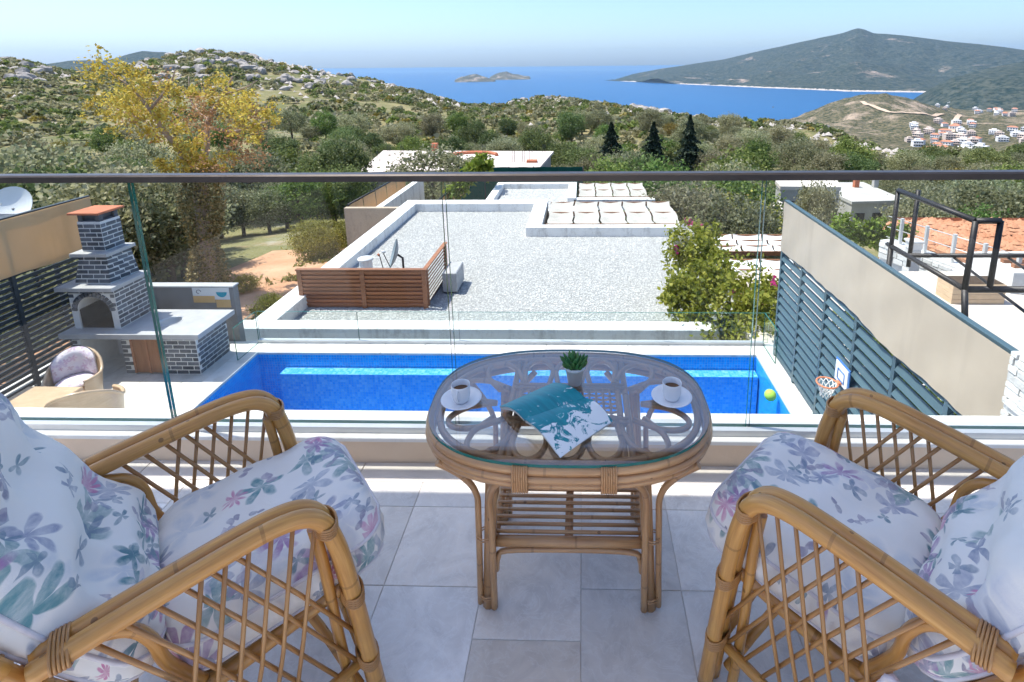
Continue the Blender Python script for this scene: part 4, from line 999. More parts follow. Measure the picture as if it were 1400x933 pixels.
# draped canopies
def canopy(name, label, x0, x1, y0, y1, z, strips, waves, mat='awning', amp=.10):
    t = thing(name, label, 'canopy', ((x0+x1)/2, (y0+y1)/2, z-2.6), 'draped pergola canopies')
    dx = (x1-x0)/strips
    for k in range(strips):
        a = x0+k*dx+.03; b = a+dx-.06; ph = random.uniform(-.3, .3)
        f = lambda u, v, a=a, b=b, ph=ph: (a+(b-a)*u+.02*math.sin(v*20), y0+(y1-y0)*v, z-amp*abs(math.sin(math.pi*waves*v))**.8*(1+.25*math.sin(ph*9+v*6))+.05*abs(2*u-1))
        m = MB().grid(f, 4, waves*8); m.grid(lambda u, v: tuple(Vector(f(u, v))-Vector((0, 0, .006))), 4, waves*8, flip=True); m.build('cloth_strip', mat, t)
    for q in range(waves+1):
        y = y0+(y1-y0)*q/waves; MB().box((x0, y-.03, z-.12), (x1, y+.03, z+.03)).build('beam', 'cabinet_wood', t)
    for x in (x0+.05, x1-.05):
        for y in (y0+.05, y1-.05): MB().box((x-.05, y-.05, z-3.6), (x+.05, y+.05, z-.12)).build('post', 'cabinet_wood', t)
canopy('pergola_canopy', 'cream cloth canopy draped over beams beside the gravel roof', st_x+.12, 3.35, st_y+.12, 20.2, -3.62, 5, 2)
MB().box((0, 0, 0), (.01, .01, .01))
# second house behind
h2 = thing('gravel_roof_house', 'smaller white villa roof in front of the green shade net', 'house', (-1.5, 27, -9))
z2 = -4.6; a = P(655, 285, Z=z2); b = P(783, 262, Z=z2+.25)
X0, X1, Y0, Y1 = -4.4, -.3, 21.6, 27.2
MB().box((X0+.02, Y0, -11), (X1-.02, Y1-.02, z2)).build('walls', 'roof_white', h2)
MB().box((X0+.25, Y0+.3, z2), (X1-.2, Y1-.3, z2+.012)).build('roof_bed', 'gravel_bed', h2)
for p, q in (((X0, Y0, z2-.3), (X0+.35, Y1, z2+.28)), ((X0+.35, Y1-.4, z2-.3), (X1-.4, Y1, z2+.28)), ((X1-.4, Y0+2.2, z2-.3), (X1, Y1, z2+.282)), ((X0+.35, Y0, z2-.3), (X1, Y0+.3, z2+.27))): MB().bevbox(p, q, .01).build('parapet', 'roof_white', h2)
n = 6000; gx = rng.uniform(X0+.35, X1-.4, n); gy = rng.uniform(Y0+.3, Y1-.4, n)
g = octas(np.stack([gx, gy, np.full(n, z2+.015)], -1), rng.uniform(.025, .05, n), 'gravel', 'pebble_mix', h2); g['kind'] = 'stuff'
MB().bevbox((X1-.1, Y0+2.2, z2-.3), (3.3, Y0+2.6, z2+.2), .01).build('parapet', 'roof_white', h2)
canopy('pergola_canopy', 'small cream cloth canopy draped behind the larger one', X1+.1, 3.1, Y0+2.7, Y1, z2+.18, 4, 2)
# tan terrace wall with fabric fence
tw = thing('terrace_wall', 'tan rendered terrace wall beside the gravel roof house', 'wall', (-8.4, 21.6, -9))
a = P(470, 285, Y=21.6); b = P(560, 285, Y=21.6)
MB().box((a[0], 21.6, -6.4), (b[0]+.6, 21.85, a[2])).build('wall_body', 'tan_wall', tw); MB().box((a[0]+.02, 21.62, -9.5), (b[0]+.6, 21.83, -6.4)).build('wall_base', 'grey_wall', tw)
MB().box((a[0]+.9, 22.5, -6.5), (a[0]+1.2, 29.0, a[2]-.25)).build('inner_parapet', 'roof_white', tw)
def simple_fence(label, p, q, h, n, mat):
    t = thing('fabric_fence', label, 'fence', p); p, q = Vector(p), Vector(q); d = (q-p)
    for k in range(n+1):
        c = p+d*k/n; MB().box((c.x-.04, c.y-.04, c.z), (c.x+.04, c.y+.04, c.z+h)).build('post', 'dark_metal', t)
    MB().tube([p+Vector((0, 0, h)), q+Vector((0, 0, h))], .04, 6).build('top_rail', 'dark_metal', t)
    for k in range(n):
        a, b = p+d*(k+.02)/n, p+d*(k+.98)/n; o_ = Vector((.05, 0, 0))
        f = lambda u, v, a=a, b=b: tuple(a.lerp(b, u)+Vector((.02*math.sin(u*7+v*3), 0, .03+(h-.06)*v))+o_)
        MB().grid(f, 6, 3).grid(lambda u, v: tuple(Vector(f(u, v))+Vector((.006, 0, 0))), 6, 3, flip=True).build('fabric_panel', mat, t)
simple_fence('tan fabric fence with dark posts running back from the tan terrace wall', (a[0]+.05, 21.9, a[2]-.85), (a[0]+.05, 29.2, a[2]-1.0), .92, 5, 'screen_tan')
c0_ = P(590, 284, Y=23.5)
simple_fence('tan fabric fence half hidden by a bright vine behind the gravel roof', (c0_[0], 22.0, c0_[2]-.75), (c0_[0]+.1, 31, c0_[2]-.85), .85, 6, 'screen_tan')
gn = thing('shade_net_fence', 'tall dark green shade net fence behind the small villa roof', 'fence', (-2, 33, -7))
a = P(650, 229, Y=33); b = P(797, 229, Y=33)
f = lambda u, v: (a[0]-1+(b[0]-a[0]+1)*u, 33+.05*math.sin(u*40), -8.5+(a[2]+8.5)*v)
MB().grid(f, 60, 4).grid(lambda u, v: tuple(Vector(f(u, v))+Vector((0, .01, 0))), 60, 4, flip=True).build('net_panel', 'shade_net', gn)
for k in range(6): x = a[0]-1+(b[0]-a[0]+1)*k/5; MB().tube([(x, 33.06, -9), (x, 33.06, a[2]+.03)], .035, 6).build('post', 'dark_metal', gn)

# ------------------------------------------------------------------ terrain
SEA = -150.0
def zrow(x, y, r):
    """height of the point seen at photo pixel (x, y) at ground range r"""
    d = ray(x, y); return EYE+r*d[2]/math.hypot(d[0], d[1])
def bearing(x):
    d = ray(x, 90); return math.atan2(d[0], d[1])
def vnoise(x, y, seed=0):
    x = np.asarray(x, float); y = np.asarray(y, float)
    xi, yi = np.floor(x).astype(np.int64), np.floor(y).astype(np.int64); xf, yf_ = x-xi, y-yi
    def h(a, b):
        n = (a*374761393+b*668265263+seed*1442695041) & 0x7fffffff
        n = ((n ^ (n >> 13))*1274126177) & 0x7fffffff
        return ((n ^ (n >> 16)) & 0xffff)/65535.0
    u, v = xf*xf*(3-2*xf), yf_*yf_*(3-2*yf_)
    return (h(xi, yi)*(1-u)+h(xi+1, yi)*u)*(1-v)+(h(xi, yi+1)*(1-u)+h(xi+1, yi+1)*u)*v
def fbm(x, y, o=5, seed=0, gain=.5):
    a, s, t = 1.0, 0.0, 0.0
    for k in range(o): s = s+a*(vnoise(x, y, seed+k)-.5); t += a; a *= gain; x = x*2.03; y = y*2.03
    return s/t*2
class Field:
    """ground sheet in (bearing, range): columns (photo x, [(range, height), ...]) with equal station counts"""
    def __init__(s, cols, amp=0, fscale=60, seed=3, ampfn=None):
        s.b = np.array([bearing(c[0]) for c in cols]); s.r = np.array([[q[0] for q in c[1]] for c in cols], float); s.z = np.array([[q[1] for q in c[1]] for c in cols], float)
        s.amp, s.fs, s.seed, s.ampfn = amp, fscale, seed, ampfn
    def col(s, b):
        b = np.clip(b, s.b[0], s.b[-1]); i = np.clip(np.searchsorted(s.b, b)-1, 0, len(s.b)-2); t = (b-s.b[i])/(s.b[i+1]-s.b[i])
        t = t*t*(3-2*t) if False else t
        return s.r[i]*(1-t)[:, None]+s.r[i+1]*t[:, None], s.z[i]*(1-t)[:, None]+s.z[i+1]*t[:, None]
    def height(s, x, y):
        x = np.atleast_1d(np.asarray(x, float)); y = np.atleast_1d(np.asarray(y, float)); b = np.arctan2(x, y); rr = np.hypot(x, y); R_, Z_ = s.col(b)
        k = np.clip((rr[:, None] >= R_).sum(1)-1, 0, R_.shape[1]-2); n = np.arange(len(x))
        t = np.clip((rr-R_[n, k])/(R_[n, k+1]-R_[n, k]), 0, 1); t = t*t*(3-2*t)*.5+t*.5
        z = Z_[n, k]*(1-t)+Z_[n, k+1]*t
        if s.amp: z = z+s.amp*fbm(x/s.fs, y/s.fs, 6, s.seed)*(s.ampfn(rr) if s.ampfn else 1)
        return z
    def mesh(s, name, mat, nb, sub, b0=None, b1=None):
        bs = np.linspace(s.b[0] if b0 is None else b0, s.b[-1] if b1 is None else b1, nb); R_, Z_ = s.col(bs)
        ts = np.concatenate([np.linspace(k, k+1, sub[k], endpoint=False) for k in range(R_.shape[1]-1)]+[[R_.shape[1]-1-1e-6]])
        k = np.minimum(ts.astype(int), R_.shape[1]-2); f = ts-k
        rr = R_[:, k]*(1-f)+R_[:, k+1]*f
        x = rr*np.sin(bs)[:, None]; y = rr*np.cos(bs)[:, None]; z = s.height(x.ravel(), y.ravel())
        nv = len(ts); v = np.stack([x.ravel(), y.ravel(), z], -1)
        i, j = np.meshgrid(np.arange(nb-1), np.arange(nv-1), indexing='ij'); a = i*nv+j
        Fq = np.stack([a, a+1, a+nv+1, a+nv], -1).reshape(-1, 4)[:, ::-1]
        me = bpy.data.meshes.new(name); me.vertices.add(len(v)); me.vertices.foreach_set('co', v.ravel()); me.loops.add(len(Fq)*4); me.loops.foreach_set('vertex_index', Fq[:, ::-1].ravel())
        me.polygons.add(len(Fq)); me.polygons.foreach_set('loop_start', np.arange(len(Fq))*4); me.polygons.foreach_set('use_smooth', np.ones(len(Fq), bool))
        me.update(calc_edges=True); me.materials.append(MATS[mat]); o = bpy.data.objects.new(name, me); COL.objects.link(o); return o

def groundmat():
    t = NT('hillside'); v = t.coord('World'); f = t.noise(v, .045, 6, .6); g = t.noise(v, .35, 5, .65); h = t.noise(v, 2.2, 4, .6)
    soil = t.mix(g, (.30, .17, .10), (.40, .30, .19)); dry = t.mix(h, (.26, .22, .10), (.34, .29, .16)); green = t.mix(h, (.09, .105, .04), (.17, .175, .08))
    c = t.mix(t.math('MULTIPLY_ADD', f, 3.2, -.85, clamp=True), dry, green); c = t.mix(t.math('MULTIPLY_ADD', g, 4, -2.1, clamp=True), c, soil)
    rk = t.math('MULTIPLY_ADD', t.noise(v, .12, 6, .7, .6), 6, -3.5, clamp=True); c = t.mix(rk, c, t.mix(h, (.36, .33, .29), (.50, .47, .43)))
    t.base(c); t.set(.95, .1); t.bump(t.math('ADD', h, t.math('MULTIPLY', g, 2)), .8, .15)
groundmat()
def farmat(name, green, green2, bare, scale, dots, bareamt):
    t = NT(name); v = t.coord('World'); f = t.noise(v, scale, 6, .62); d = t.noise(v, dots, 3, .7); b = t.noise(v, scale*2.3, 6, .66, .5)
    c = t.mix(t.math('MULTIPLY_ADD', d, 4, -1.5, clamp=True), green, green2)
    c = t.mix(t.math('MULTIPLY_ADD', b, 7, -7*bareamt, clamp=True), c, t.mix(d, bare, tuple(x*.7 for x in bare)))
    sp = t.n('ShaderNodeTexVoronoi'); sp.inputs['Scale'].default_value = dots*1.6; t.l(v, sp.inputs['Vector'])
    c = t.mix(t.math('MULTIPLY', t.math('LESS_THAN', sp.outputs['Distance'], .32), .55), c, tuple(x*.55 for x in green))
    t.base(c); t.set(.95, .05); t.bump(d, .8, 6)
farmat('mountain', (.016, .032, .028), (.075, .085, .066), (.46, .36, .29), .0016, .04, .60)
farmat('headland', (.035, .045, .02), (.17, .145, .085), (.42, .33, .24), .006, .12, .51)
farmat('island', (.06, .06, .04), (.12, .11, .07), (.40, .33, .27), .004, .05, .50)
def seamat():
    t = NT('sea'); v = t.coord('World', (1, .35, 1)); f = t.noise(v, .0012, 5, .6); g = t.noise(v, .012, 4)
    t.base(t.mix(t.math('MULTIPLY_ADD', f, 2, -.5, clamp=True), (.0, .07, .20), (.0, .092, .25))); t.set(.35, .18); t.bump(g, .2, 6)
seamat()
se = MB().poly([(-60000, 150, SEA), (60000, 150, SEA), (60000, 75000, SEA), (-60000, 75000, SEA)]).build('sea', 'sea'); tag(se, 'vivid blue sea reaching to the horizon', 'sea', kind='structure')

# near hillside: valley floor, then the rocky ridge
ridge = [(-420, 70, 330), (-200, 70, 330), (-60, 74, 330), (0, 80, 330), (35, 84, 335), (75, 93, 345), (105, 100, 350), (135, 95, 340), (165, 90, 330), (200, 84, 320), (250, 73, 315), (290, 69, 310), (330, 73, 305), (400, 88, 300), (450, 99, 300), (500, 108, 295), (560, 120, 285), (600, 133, 275), (640, 143, 265), (680, 146, 255),
         (710, 138, 250), (740, 133, 245), (780, 132, 240), (830, 141, 235), (860, 146, 230), (900, 150, 225), (950, 162, 215), (1000, 168, 210), (1060, 173, 200), (1110, 172, 190), (1140, 180, 180), (1180, 199, 170), (1220, 211, 160), (1300, 217, 150), (1400, 219, 145), (1600, 222, 140), (1900, 222, 140)]
cols = []
for x, y, rr in ridge:
    zr = zrow(x, y, rr); left = x < 620
    za = -7.3
    s = [(2.0, za), (14, za), (24, -7.6 if left else -8.0), (36, -9.2 if left else -10.2), (52, -11.8 if left else -12.8), (80, -13.6 if left else -14.0), (118, (-12.6 if left else -13.2) if x < 1100 else min(-13.2, zr+1))]
    q = .5 if left else .45
    rm = 118+(rr-118)*q; s.append((rm, -12.9+(zr+12.9)*(.30 if left else .35) if x < 1100 else (-13.2+zr)/2)); s.append((rr, zr-1.2)); s.append((rr+40, zr-7)); s.append((rr+420, SEA-25))
    cols.append((x, s))
near = Field(cols, 1.0, 38, 3, lambda r: np.clip((r-22)/120, 0, 1)*1.7)
gnd = near.mesh('hillside', 'hillside', 300, [3, 5, 6, 8, 12, 14, 16, 20, 8, 8]); tag(gnd, 'scrubby hillside rising to a rocky ridge beyond the villas', 'hillside', kind='structure')
def GZ(x, y): return float(near.height(x, y)[0])

# headland with the town, dark hill, mountain, islands, far blue hills
def colset(rows): return [(x, [(r, zrow(x, y, r) if y is not None else SEA-8) for r, y in st]) for x, st in rows]
hd = Field(colset([(1060, [(1350, None), (1500, None), (1560, None), (1700, None), (2100, None)]), (1095, [(1250, 172), (1440, 165), (1490, 161), (1640, None), (2100, None)]), (1130, [(950, 190), (1200, 172), (1500, 149), (1700, None), (2100, None)]),
    (1170, [(700, 215), (1100, 180), (1520, 136), (1750, None), (2200, None)]), (1215, [(650, 225), (1100, 182), (1550, 127), (1800, None), (2200, None)]), (1260, [(600, 230), (1050, 184), (1580, 135), (1850, 152), (2300, None)]),
    (1290, [(600, 230), (1050, 186), (1600, 148), (1900, 148), (2400, None)]), (1330, [(600, 230), (1050, 190), (1600, 158), (2000, 152), (2600, None)]), (1400, [(600, 230), (1050, 190), (1600, 160), (2000, 152), (2600, None)]), (1700, [(600, 230), (1050, 190), (1600, 160), (2000, 152), (2600, None)])]), 16, 130, 11)
o = hd.mesh('headland', 'headland', 220, [24, 30, 16, 16]); tag(o, 'scrub covered headland above the coastal town', 'hill', kind='structure')
dk = Field(colset([(1255, [(2250, None), (2400, None), (2600, None), (3200, None)]), (1280, [(2200, None), (2350, 130), (2550, 124), (3200, None)]), (1310, [(2100, 150), (2350, 115), (2700, 104), (3300, None)]), (1350, [(2000, 152), (2350, 110), (2800, 93), (3400, None)]), (1400, [(2000, 152), (2350, 108), (2900, 83), (3500, None)]), (1500, [(2000, 152), (2350, 100), (2900, 75), (3500, None)]), (1750, [(2000, 152), (2350, 95), (2900, 75), (3500, None)])]), 26, 260, 21)
o = dk.mesh('hill', 'mountain', 130, [20, 20, 10]); tag(o, 'dark wooded hill between the town and the mountain', 'hill', kind='structure')
mt = []
for x, yc, rs, rc in ((815, None, 5600, 5900), (838, 108, 5300, 5700), (865, 99, 5000, 5700), (900, 92, 4650, 5700), (940, 85, 4300, 5700), (1000, 76, 3950, 5650), (1050, 64, 3700, 5600), (1100, 52, 3550, 5500), (1130, 45, 3450, 5450), (1150, 41, 3400, 5400), (1160, 37, 3350, 5400), (1168, 35, 3350, 5400), (1177, 37, 3350, 5400), (1190, 42, 3350, 5400), (1230, 45, 3350, 5400), (1280, 52, 3350, 5400), (1330, 58, 3350, 5400), (1400, 67, 3350, 5400), (1550, 78, 3350, 5400), (1800, 90, 3350, 5400)):
    if yc is None: mt.append((x, [(rs-100, SEA-8), (rs, SEA-8), ((rs+rc)/2, SEA-8), (rc, SEA-8), (rc+1500, SEA-8)]))
    else:
        zc_ = zrow(x, yc+3, rc); mt.append((x, [(rs-120, SEA-10), (rs, SEA+6), (rs+(rc-rs)*.45, SEA+(zc_-SEA)*.40), (rc, zc_), (rc+1800, SEA-8)]))
mf = Field(mt, 85, 560, 31, lambda r: np.clip((r-3400)/700, .1, 1)*np.clip((5500-r)/700, .18, 1))
o = mf.mesh('mountain', 'mountain', 320, [3, 40, 50, 10]); tag(o, 'long blue green mountain with a bald summit across the bay', 'mountain', kind='structure')
sb = MB()                                                  # pale rocky shoreline
shore = []
for b in np.linspace(bearing(833), bearing(1300), 160):
    R_, _ = mf.col(np.array([b])); shore.append((b, float(R_[0, 1])))
for (b0_, r0_), (b1_, r1_) in zip(shore[:-1], shore[1:]):
    h_ = 3+3*random.random()
    sb.poly([(r*math.sin(b), r*math.cos(b), z) for b, r, z in ((b0_, r0_-125, SEA-2), (b1_, r1_-125, SEA-2), (b1_, r1_-20, SEA+h_), (b0_, r0_-20, SEA+h_))])
plain('shore_rock', (.36, .32, .28), (.52, .47, .42), .02, .95, .05, .5, 2, coord='World')
o = sb.build('shoreline', 'shore_rock'); tag(o, 'pale rocky shoreline at the foot of the mountain', 'shore', kind='structure')
def island(label, xs, ys, r, depth, seed):
    c = []
    c.append((xs[0]-1, [(r, SEA-6), (r+depth*.5, SEA-6), (r+depth, SEA-6)]))
    for x, y in zip(xs, ys): c.append((x, [(r, SEA-2), (r+depth*.5, zrow(x, y, r+depth*.5)), (r+depth, SEA-6)]))
    c.append((xs[-1]+1, [(r, SEA-6), (r+depth*.5, SEA-6), (r+depth, SEA-6)]))
    o = Field(c, 14, 160, seed).mesh('island', 'island', 90, [26, 26]); tag(o, label, 'island', kind='structure')
island('rocky islet with a rounded hump in the bay', [621, 630, 640, 650, 658, 668, 676], [110, 105, 102, 101, 104, 108, 110], 5300, 600, 41)
island('flatter rocky islet with a low tip behind the rounded islet', [669, 676, 684, 692, 700, 708, 716, 724], [106, 102, 100, 98, 101, 102, 104, 104], 6000, 700, 42)
bl = []
for x, y in ((-400, 60), (-100, 75), (0, 90), (60, 88), (90, 83), (115, 82), (140, 83), (170, 76), (200, 70), (230, 73), (260, 85), (330, 95), (420, 110)): bl.append((x, [(3000, SEA-10), (3900, zrow(x, y, 3900)), (5200, SEA-10)]))
o = Field(bl, 40, 420, 51).mesh('hill', 'mountain', 140, [24, 10]); tag(o, 'blue distant hills behind the rocky ridge', 'hill', kind='structure')

# ------------------------------------------------------------------ town
plain('house_white', (.72, .71, .69), (.80, .79, .77), .05, .85, .2, 0, coord='World', rnd=.12); plain('house_cream', (.62, .52, .44), (.70, .60, .52), .05, .85, .2, 0, coord='World', rnd=.12)
plain('roof_tile', (.40, .17, .10), (.50, .24, .15), .2, .85, .2, 0, coord='World')
def town_mesh(i):
    m = MB(); r_ = random.Random(i); w_, d_, h_ = r_.uniform(9, 15), r_.uniform(8, 12), r_.choice((6.2, 6.4, 9.3))
    m.box((-w_/2, -d_/2, -6), (w_/2, d_/2, h_)); m.box((-w_/2-.3, -d_/2-.3, h_), (w_/2+.3, d_/2+.3, h_+.5))
    if i % 3: m.box((-w_/4, -d_/4, h_+.5), (w_/4, d_/4, h_+3))
    else:
        o = len(m.v); m.v += [(-w_/2-.5, -d_/2-.5, h_+.51), (w_/2+.5, -d_/2-.5, h_+.51), (w_/2+.5, d_/2+.5, h_+.51), (-w_/2-.5, d_/2+.5, h_+.51), (-w_/4, 0, h_+2.6), (w_/4, 0, h_+2.6)]
        for q in ((0, 1, 5, 4), (1, 2, 5), (2, 3, 4, 5), (3, 0, 4)): m.face([o+k for k in q], None, 2)
    for fl_ in range(int(h_/3)):
        for k in range(4):
            x = -w_/2+(k+.5)*w_/4; z = fl_*3.1+.7
            m.box((x-.9, -d_/2-.12, z), (x+.9, -d_/2+.2, z+1.7), 1)
        m.box((-w_/2, -d_/2-1.6, fl_*3.1-.1), (w_/2, -d_/2, fl_*3.1+.12))
    return m.mesh('town_house', ['house_white' if i % 4 != 1 else 'house_cream', 'window_dark', 'roof_tile'])
TM = [town_mesh(i) for i in range(6)]; TALL = [i for i in range(6) if max(v.co.z for v in TM[i].vertices) > 10.2]
spots = []
rt = random.Random(5)
def cluster(n, x0, x1, y0, y1, lab, grp):
    k = 0; tries = 0
    while k < n and tries < 4000:
        tries += 1
        x, y = rt.uniform(x0, x1), rt.uniform(y0, y1); b = bearing(x)
        # first crossing of the pixel's ray with the headland or the near hillside
        d = ray(x, y); hyp = math.hypot(d[0], d[1]); hit = None
        for r in np.arange(620, 2500, 8.0):
            X, Y = r*math.sin(b), r*math.cos(b); z = float(hd.height(X, Y)[0])
            if EYE+r*d[2]/hyp <= z: hit = (X, Y, z, r); break
        if not hit or any(math.hypot(hit[0]-p[0], hit[1]-p[1]) < 15 for p in spots): continue
        spots.append(hit); o = inst('town_house', TM[rt.randrange(6)], None, hit[:3], rot=(0, 0, -b+rt.uniform(-.5, .5)), scale=(rt.uniform(.8, 1.15),)*3)
        nm_ = o.data.name; v_ = TM.index(o.data); tag(o, ('cream ' if v_ % 4 == 1 else 'white ')+('red tiled ' if v_ % 3 == 0 else 'flat roofed ')+('tall ' if v_ in TALL else '')+lab, 'house', grp); k += 1
cluster(26, 1255, 1345, 168, 204, 'town house in the hillside cluster below the headland', 'town houses on the hillside')
cluster(12, 1275, 1360, 190, 212, 'town house in the hillside cluster below the headland', 'town houses on the hillside')
cluster(10, 1280, 1345, 138, 152, 'house in the row behind the headland saddle', 'houses behind the headland')
cluster(16, 1345, 1400, 142, 160, 'house among trees at the foot of the dark hill', 'houses at the foot of the dark hill')
cluster(8, 1370, 1420, 180, 205, 'house at the edge of the valley wood', 'houses at the edge of the wood')
plain('bare_earth', (.46, .34, .24), (.56, .44, .33), .03, .95, .05, .3, coord='World')
def track(label, pts, w_, fld):
    P3 = []
    for x, y in pts:
        d = ray(x, y); hyp = math.hypot(d[0], d[1]); b = math.atan2(d[0], d[1])
        for r in np.arange(620, 3000, 5.0):
            X, Y = r*math.sin(b), r*math.cos(b)
            if EYE+r*d[2]/hyp <= float(fld.height(X, Y)[0]): P3.append((X, Y)); break
    if len(P3) < 2: return
    pp = smooth_path([(a, b, 0) for a, b in P3], 8); m = MB(); prev = None
    for i, p in enumerate(pp):
        d = (pp[min(i+1, len(pp)-1)]-pp[max(i-1, 0)]).normalized(); s = Vector((-d.y, d.x, 0))*w_/2
        cur = [len(m.v), len(m.v)+1]
        for q in (p+s, p-s): m.v.append((q.x, q.y, float(fld.height(q.x, q.y)[0])+2.0))
        if prev: m.face((prev[0], cur[0], cur[1], prev[1]))
        prev = cur
    o = m.build('path', 'bare_earth'); tag(o, label, 'track', kind='structure')
track('pale dirt track cut across the headland', [(1178, 140), (1190, 145), (1200, 150), (1212, 154), (1230, 155), (1260, 156), (1290, 157)], 9, hd)
track('pale earth road beside the town cluster', [(1312, 158), (1306, 166), (1303, 174), (1300, 182)], 10, hd)

# ------------------------------------------------------------------ plants: shared meshes
def leaf_quads(c, size, elong=1.6, up=0.0):
    n = len(c); d = rng.normal(size=(n, 3)); d[:, 2] += up; d /= np.linalg.norm(d, axis=1)[:, None]
    e = rng.normal(size=(n, 3)); e -= d*(e*d).sum(1)[:, None]; e /= np.linalg.norm(e, axis=1)[:, None]; g = np.cross(d, e)
    s = np.asarray(size)[:, None] if hasattr(size, '__len__') else size
    a = e*s*elong*.5; b = g*s*.5
    return np.stack([c-a, c+b, c+a, c-b], 1)
def quads_mesh(name, Q, mats, mi=None, extra=None):
    v = Q.reshape(-1, 3); n = len(Q); f = np.arange(n*4)
    me = bpy.data.meshes.new(name); ne = len(extra[0]) if extra else 0; ef = len(extra[1]) if extra else 0
    allv = np.concatenate([v, extra[0]]) if extra else v
    me.vertices.add(len(allv)); me.vertices.foreach_set('co', np.asarray(allv, np.float32).ravel())
    li = f if not extra else np.concatenate([f, (np.asarray(extra[1])+len(v)).ravel()])
    ls_ = np.arange(n)*4
    if extra: ls_ = np.concatenate([ls_, n*4+np.arange(ef)*3])
    me.loops.add(len(li)); me.loops.foreach_set('vertex_index', li.astype(np.int32)); me.polygons.add(n+ef); me.polygons.foreach_set('loop_start', ls_.astype(np.int32))
    for m in mats: me.materials.append(MATS[m])
    if mi is not None: me.polygons.foreach_set('material_index', np.asarray(mi, np.int32))
    me.update(calc_edges=True); return me
def crown_pts(n, rx, rz_, nclump, spread, hollow=.45, seed=0):
    g = np.random.default_rng(seed); k = []
    d = g.normal(size=(nclump, 3)); d /= np.linalg.norm(d, axis=1)[:, None]; rad = g.uniform(hollow, 1, nclump)[:, None]**.6
    cc = d*rad*np.array([rx, rx, rz_]); cc[:, 2] = np.maximum(cc[:, 2], -rz_*.75)
    i = g.integers(0, nclump, n); p = cc[i]+g.normal(size=(n, 3))*spread*np.array([1, 1, .75])*g.uniform(.6, 1.3, nclump)[i][:, None]
    return p
leafmat('olive', [(0, (.14, .145, .065)), (.45, (.255, .26, .13)), (.8, (.36, .36, .205)), (1, (.44, .43, .28))], .5, .28)
leafmat('bush_dark', [(0, (.07, .10, .03)), (.5, (.13, .175, .055)), (1, (.22, .26, .095))], .4, .28)
leafmat('bush_green', [(0, (.07, .12, .025)), (.5, (.15, .22, .05)), (1, (.25, .32, .09))], .42, .25)
leafmat('bush_yellow', [(0, (.13, .12, .022)), (.5, (.24, .22, .04)), (1, (.38, .33, .08))], .3, .2)
leafmat('yellow_leaf', [(0, (.36, .22, .06)), (.35, (.56, .36, .08)), (.7, (.68, .46, .09)), (1, (.48, .42, .12))], .35, .05)
leafmat('dry_leaf', [(0, (.34, .20, .07)), (.5, (.48, .32, .13)), (1, (.58, .43, .20))], .3, .05)
leafmat('ivy', [(0, (.14, .13, .045)), (.5, (.27, .23, .09)), (1, (.42, .34, .15))], .2, .05)
leafmat('vine', [(0, (.09, .16, .02)), (.5, (.17, .27, .03)), (1, (.28, .36, .06))], .35, .1)
leafmat('boug_leaf', [(0, (.12, .17, .02)), (.5, (.25, .30, .04)), (1, (.40, .42, .08))], .45, .08)
leafmat('boug_pink', [(0, (.45, .02, .16)), (1, (.62, .06, .28))], .4, .1); leafmat('boug_white', [(0, (.66, .62, .58)), (1, (.78, .76, .72))], .4, .1)
leafmat('fir', [(0, (.012, .024, .014)), (.5, (.025, .045, .025)), (1, (.05, .075, .04))], .15, .15)
leafmat('grass_blade', [(0, (.12, .14, .03)), (.5, (.22, .22, .05)), (1, (.36, .32, .10))], .35, .1)
plain('bark', (.10, .075, .055), (.20, .16, .12), 3, .9, .1, .8, .02, stretch=(3, 3, .6)); plain('bark_pale', (.34, .25, .19), (.46, .36, .29), 3, .9, .1, .6, .02, stretch=(3, 3, .6))
plain('rock', (.24, .22, .20), (.46, .43, .39), .8, .95, .1, .9, .08, coord='World', rnd=.12, fine=3.5)

def trunk_mb(h, r, lean, nb, seed, spread, zb=.35):
    g = random.Random(seed); m = MB()
    top = Vector((lean*h, g.uniform(-.1, .1)*h, h))
    ax = smooth_path([(0, 0, -.4), (lean*h*.2, .02, h*.35), (lean*h*.55, -.03*h, h*.7), tuple(top)], 4)
    m.tube(ax, [r*(1-.6*i/(len(ax)-1)) for i in range(len(ax))], 8)
    for k in range(nb):
        b = ax[int(len(ax)*g.uniform(zb, .9))-1]; a = 2*math.pi*(k+g.random()*.6)/nb; L = spread*g.uniform(.6, 1)
        e = b+Vector((math.cos(a)*L, math.sin(a)*L, L*g.uniform(.3, .9)))
        mid = b.lerp(e, .5)+Vector((0, 0, -.08*L)); p = smooth_path([b, mid, e], 3); m.tube(p, [r*.42*(1-.75*i/(len(p)-1)) for i in range(len(p))], 6)
    return m
class Kind:
    def __init__(s, name, crown_me, trunk_me): s.name, s.c, s.t = name, crown_me, trunk_me
def make_tree_kind(name, mat, rx, rz_, h, n, leaf, nclump, spread, seed, nb=6, bark='bark'):
    p = crown_pts(n, rx, rz_, nclump, spread, seed=seed); p[:, 2] += h
    q = quads_mesh('crown', leaf_quads(p, rng.uniform(.7, 1.3, n)*leaf), [mat])
    return Kind(name, q, trunk_mb(h, .16*rx/2+.03, .04, nb, seed, rx*.75).mesh('trunk', bark))
K = {}
for i in range(3): K['olive%d' % i] = make_tree_kind('olive_tree', 'olive', 2.0, 1.45, 2.5, 7500, .10, 75, .33, 100+i)
for i in range(2): K['dark%d' % i] = make_tree_kind('evergreen_tree', 'bush_dark', 1.9, 1.6, 2.4, 7500, .11, 70, .34, 110+i)
for i in range(2): K['green%d' % i] = make_tree_kind('leafy_tree', 'bush_green', 1.9, 1.6, 2.4, 7500, .11, 70, .34, 120+i)
K['yel0'] = make_tree_kind('broom_bush', 'bush_yellow', 1.6, 1.0, 1.1, 6000, .075, 60, .26, 130)
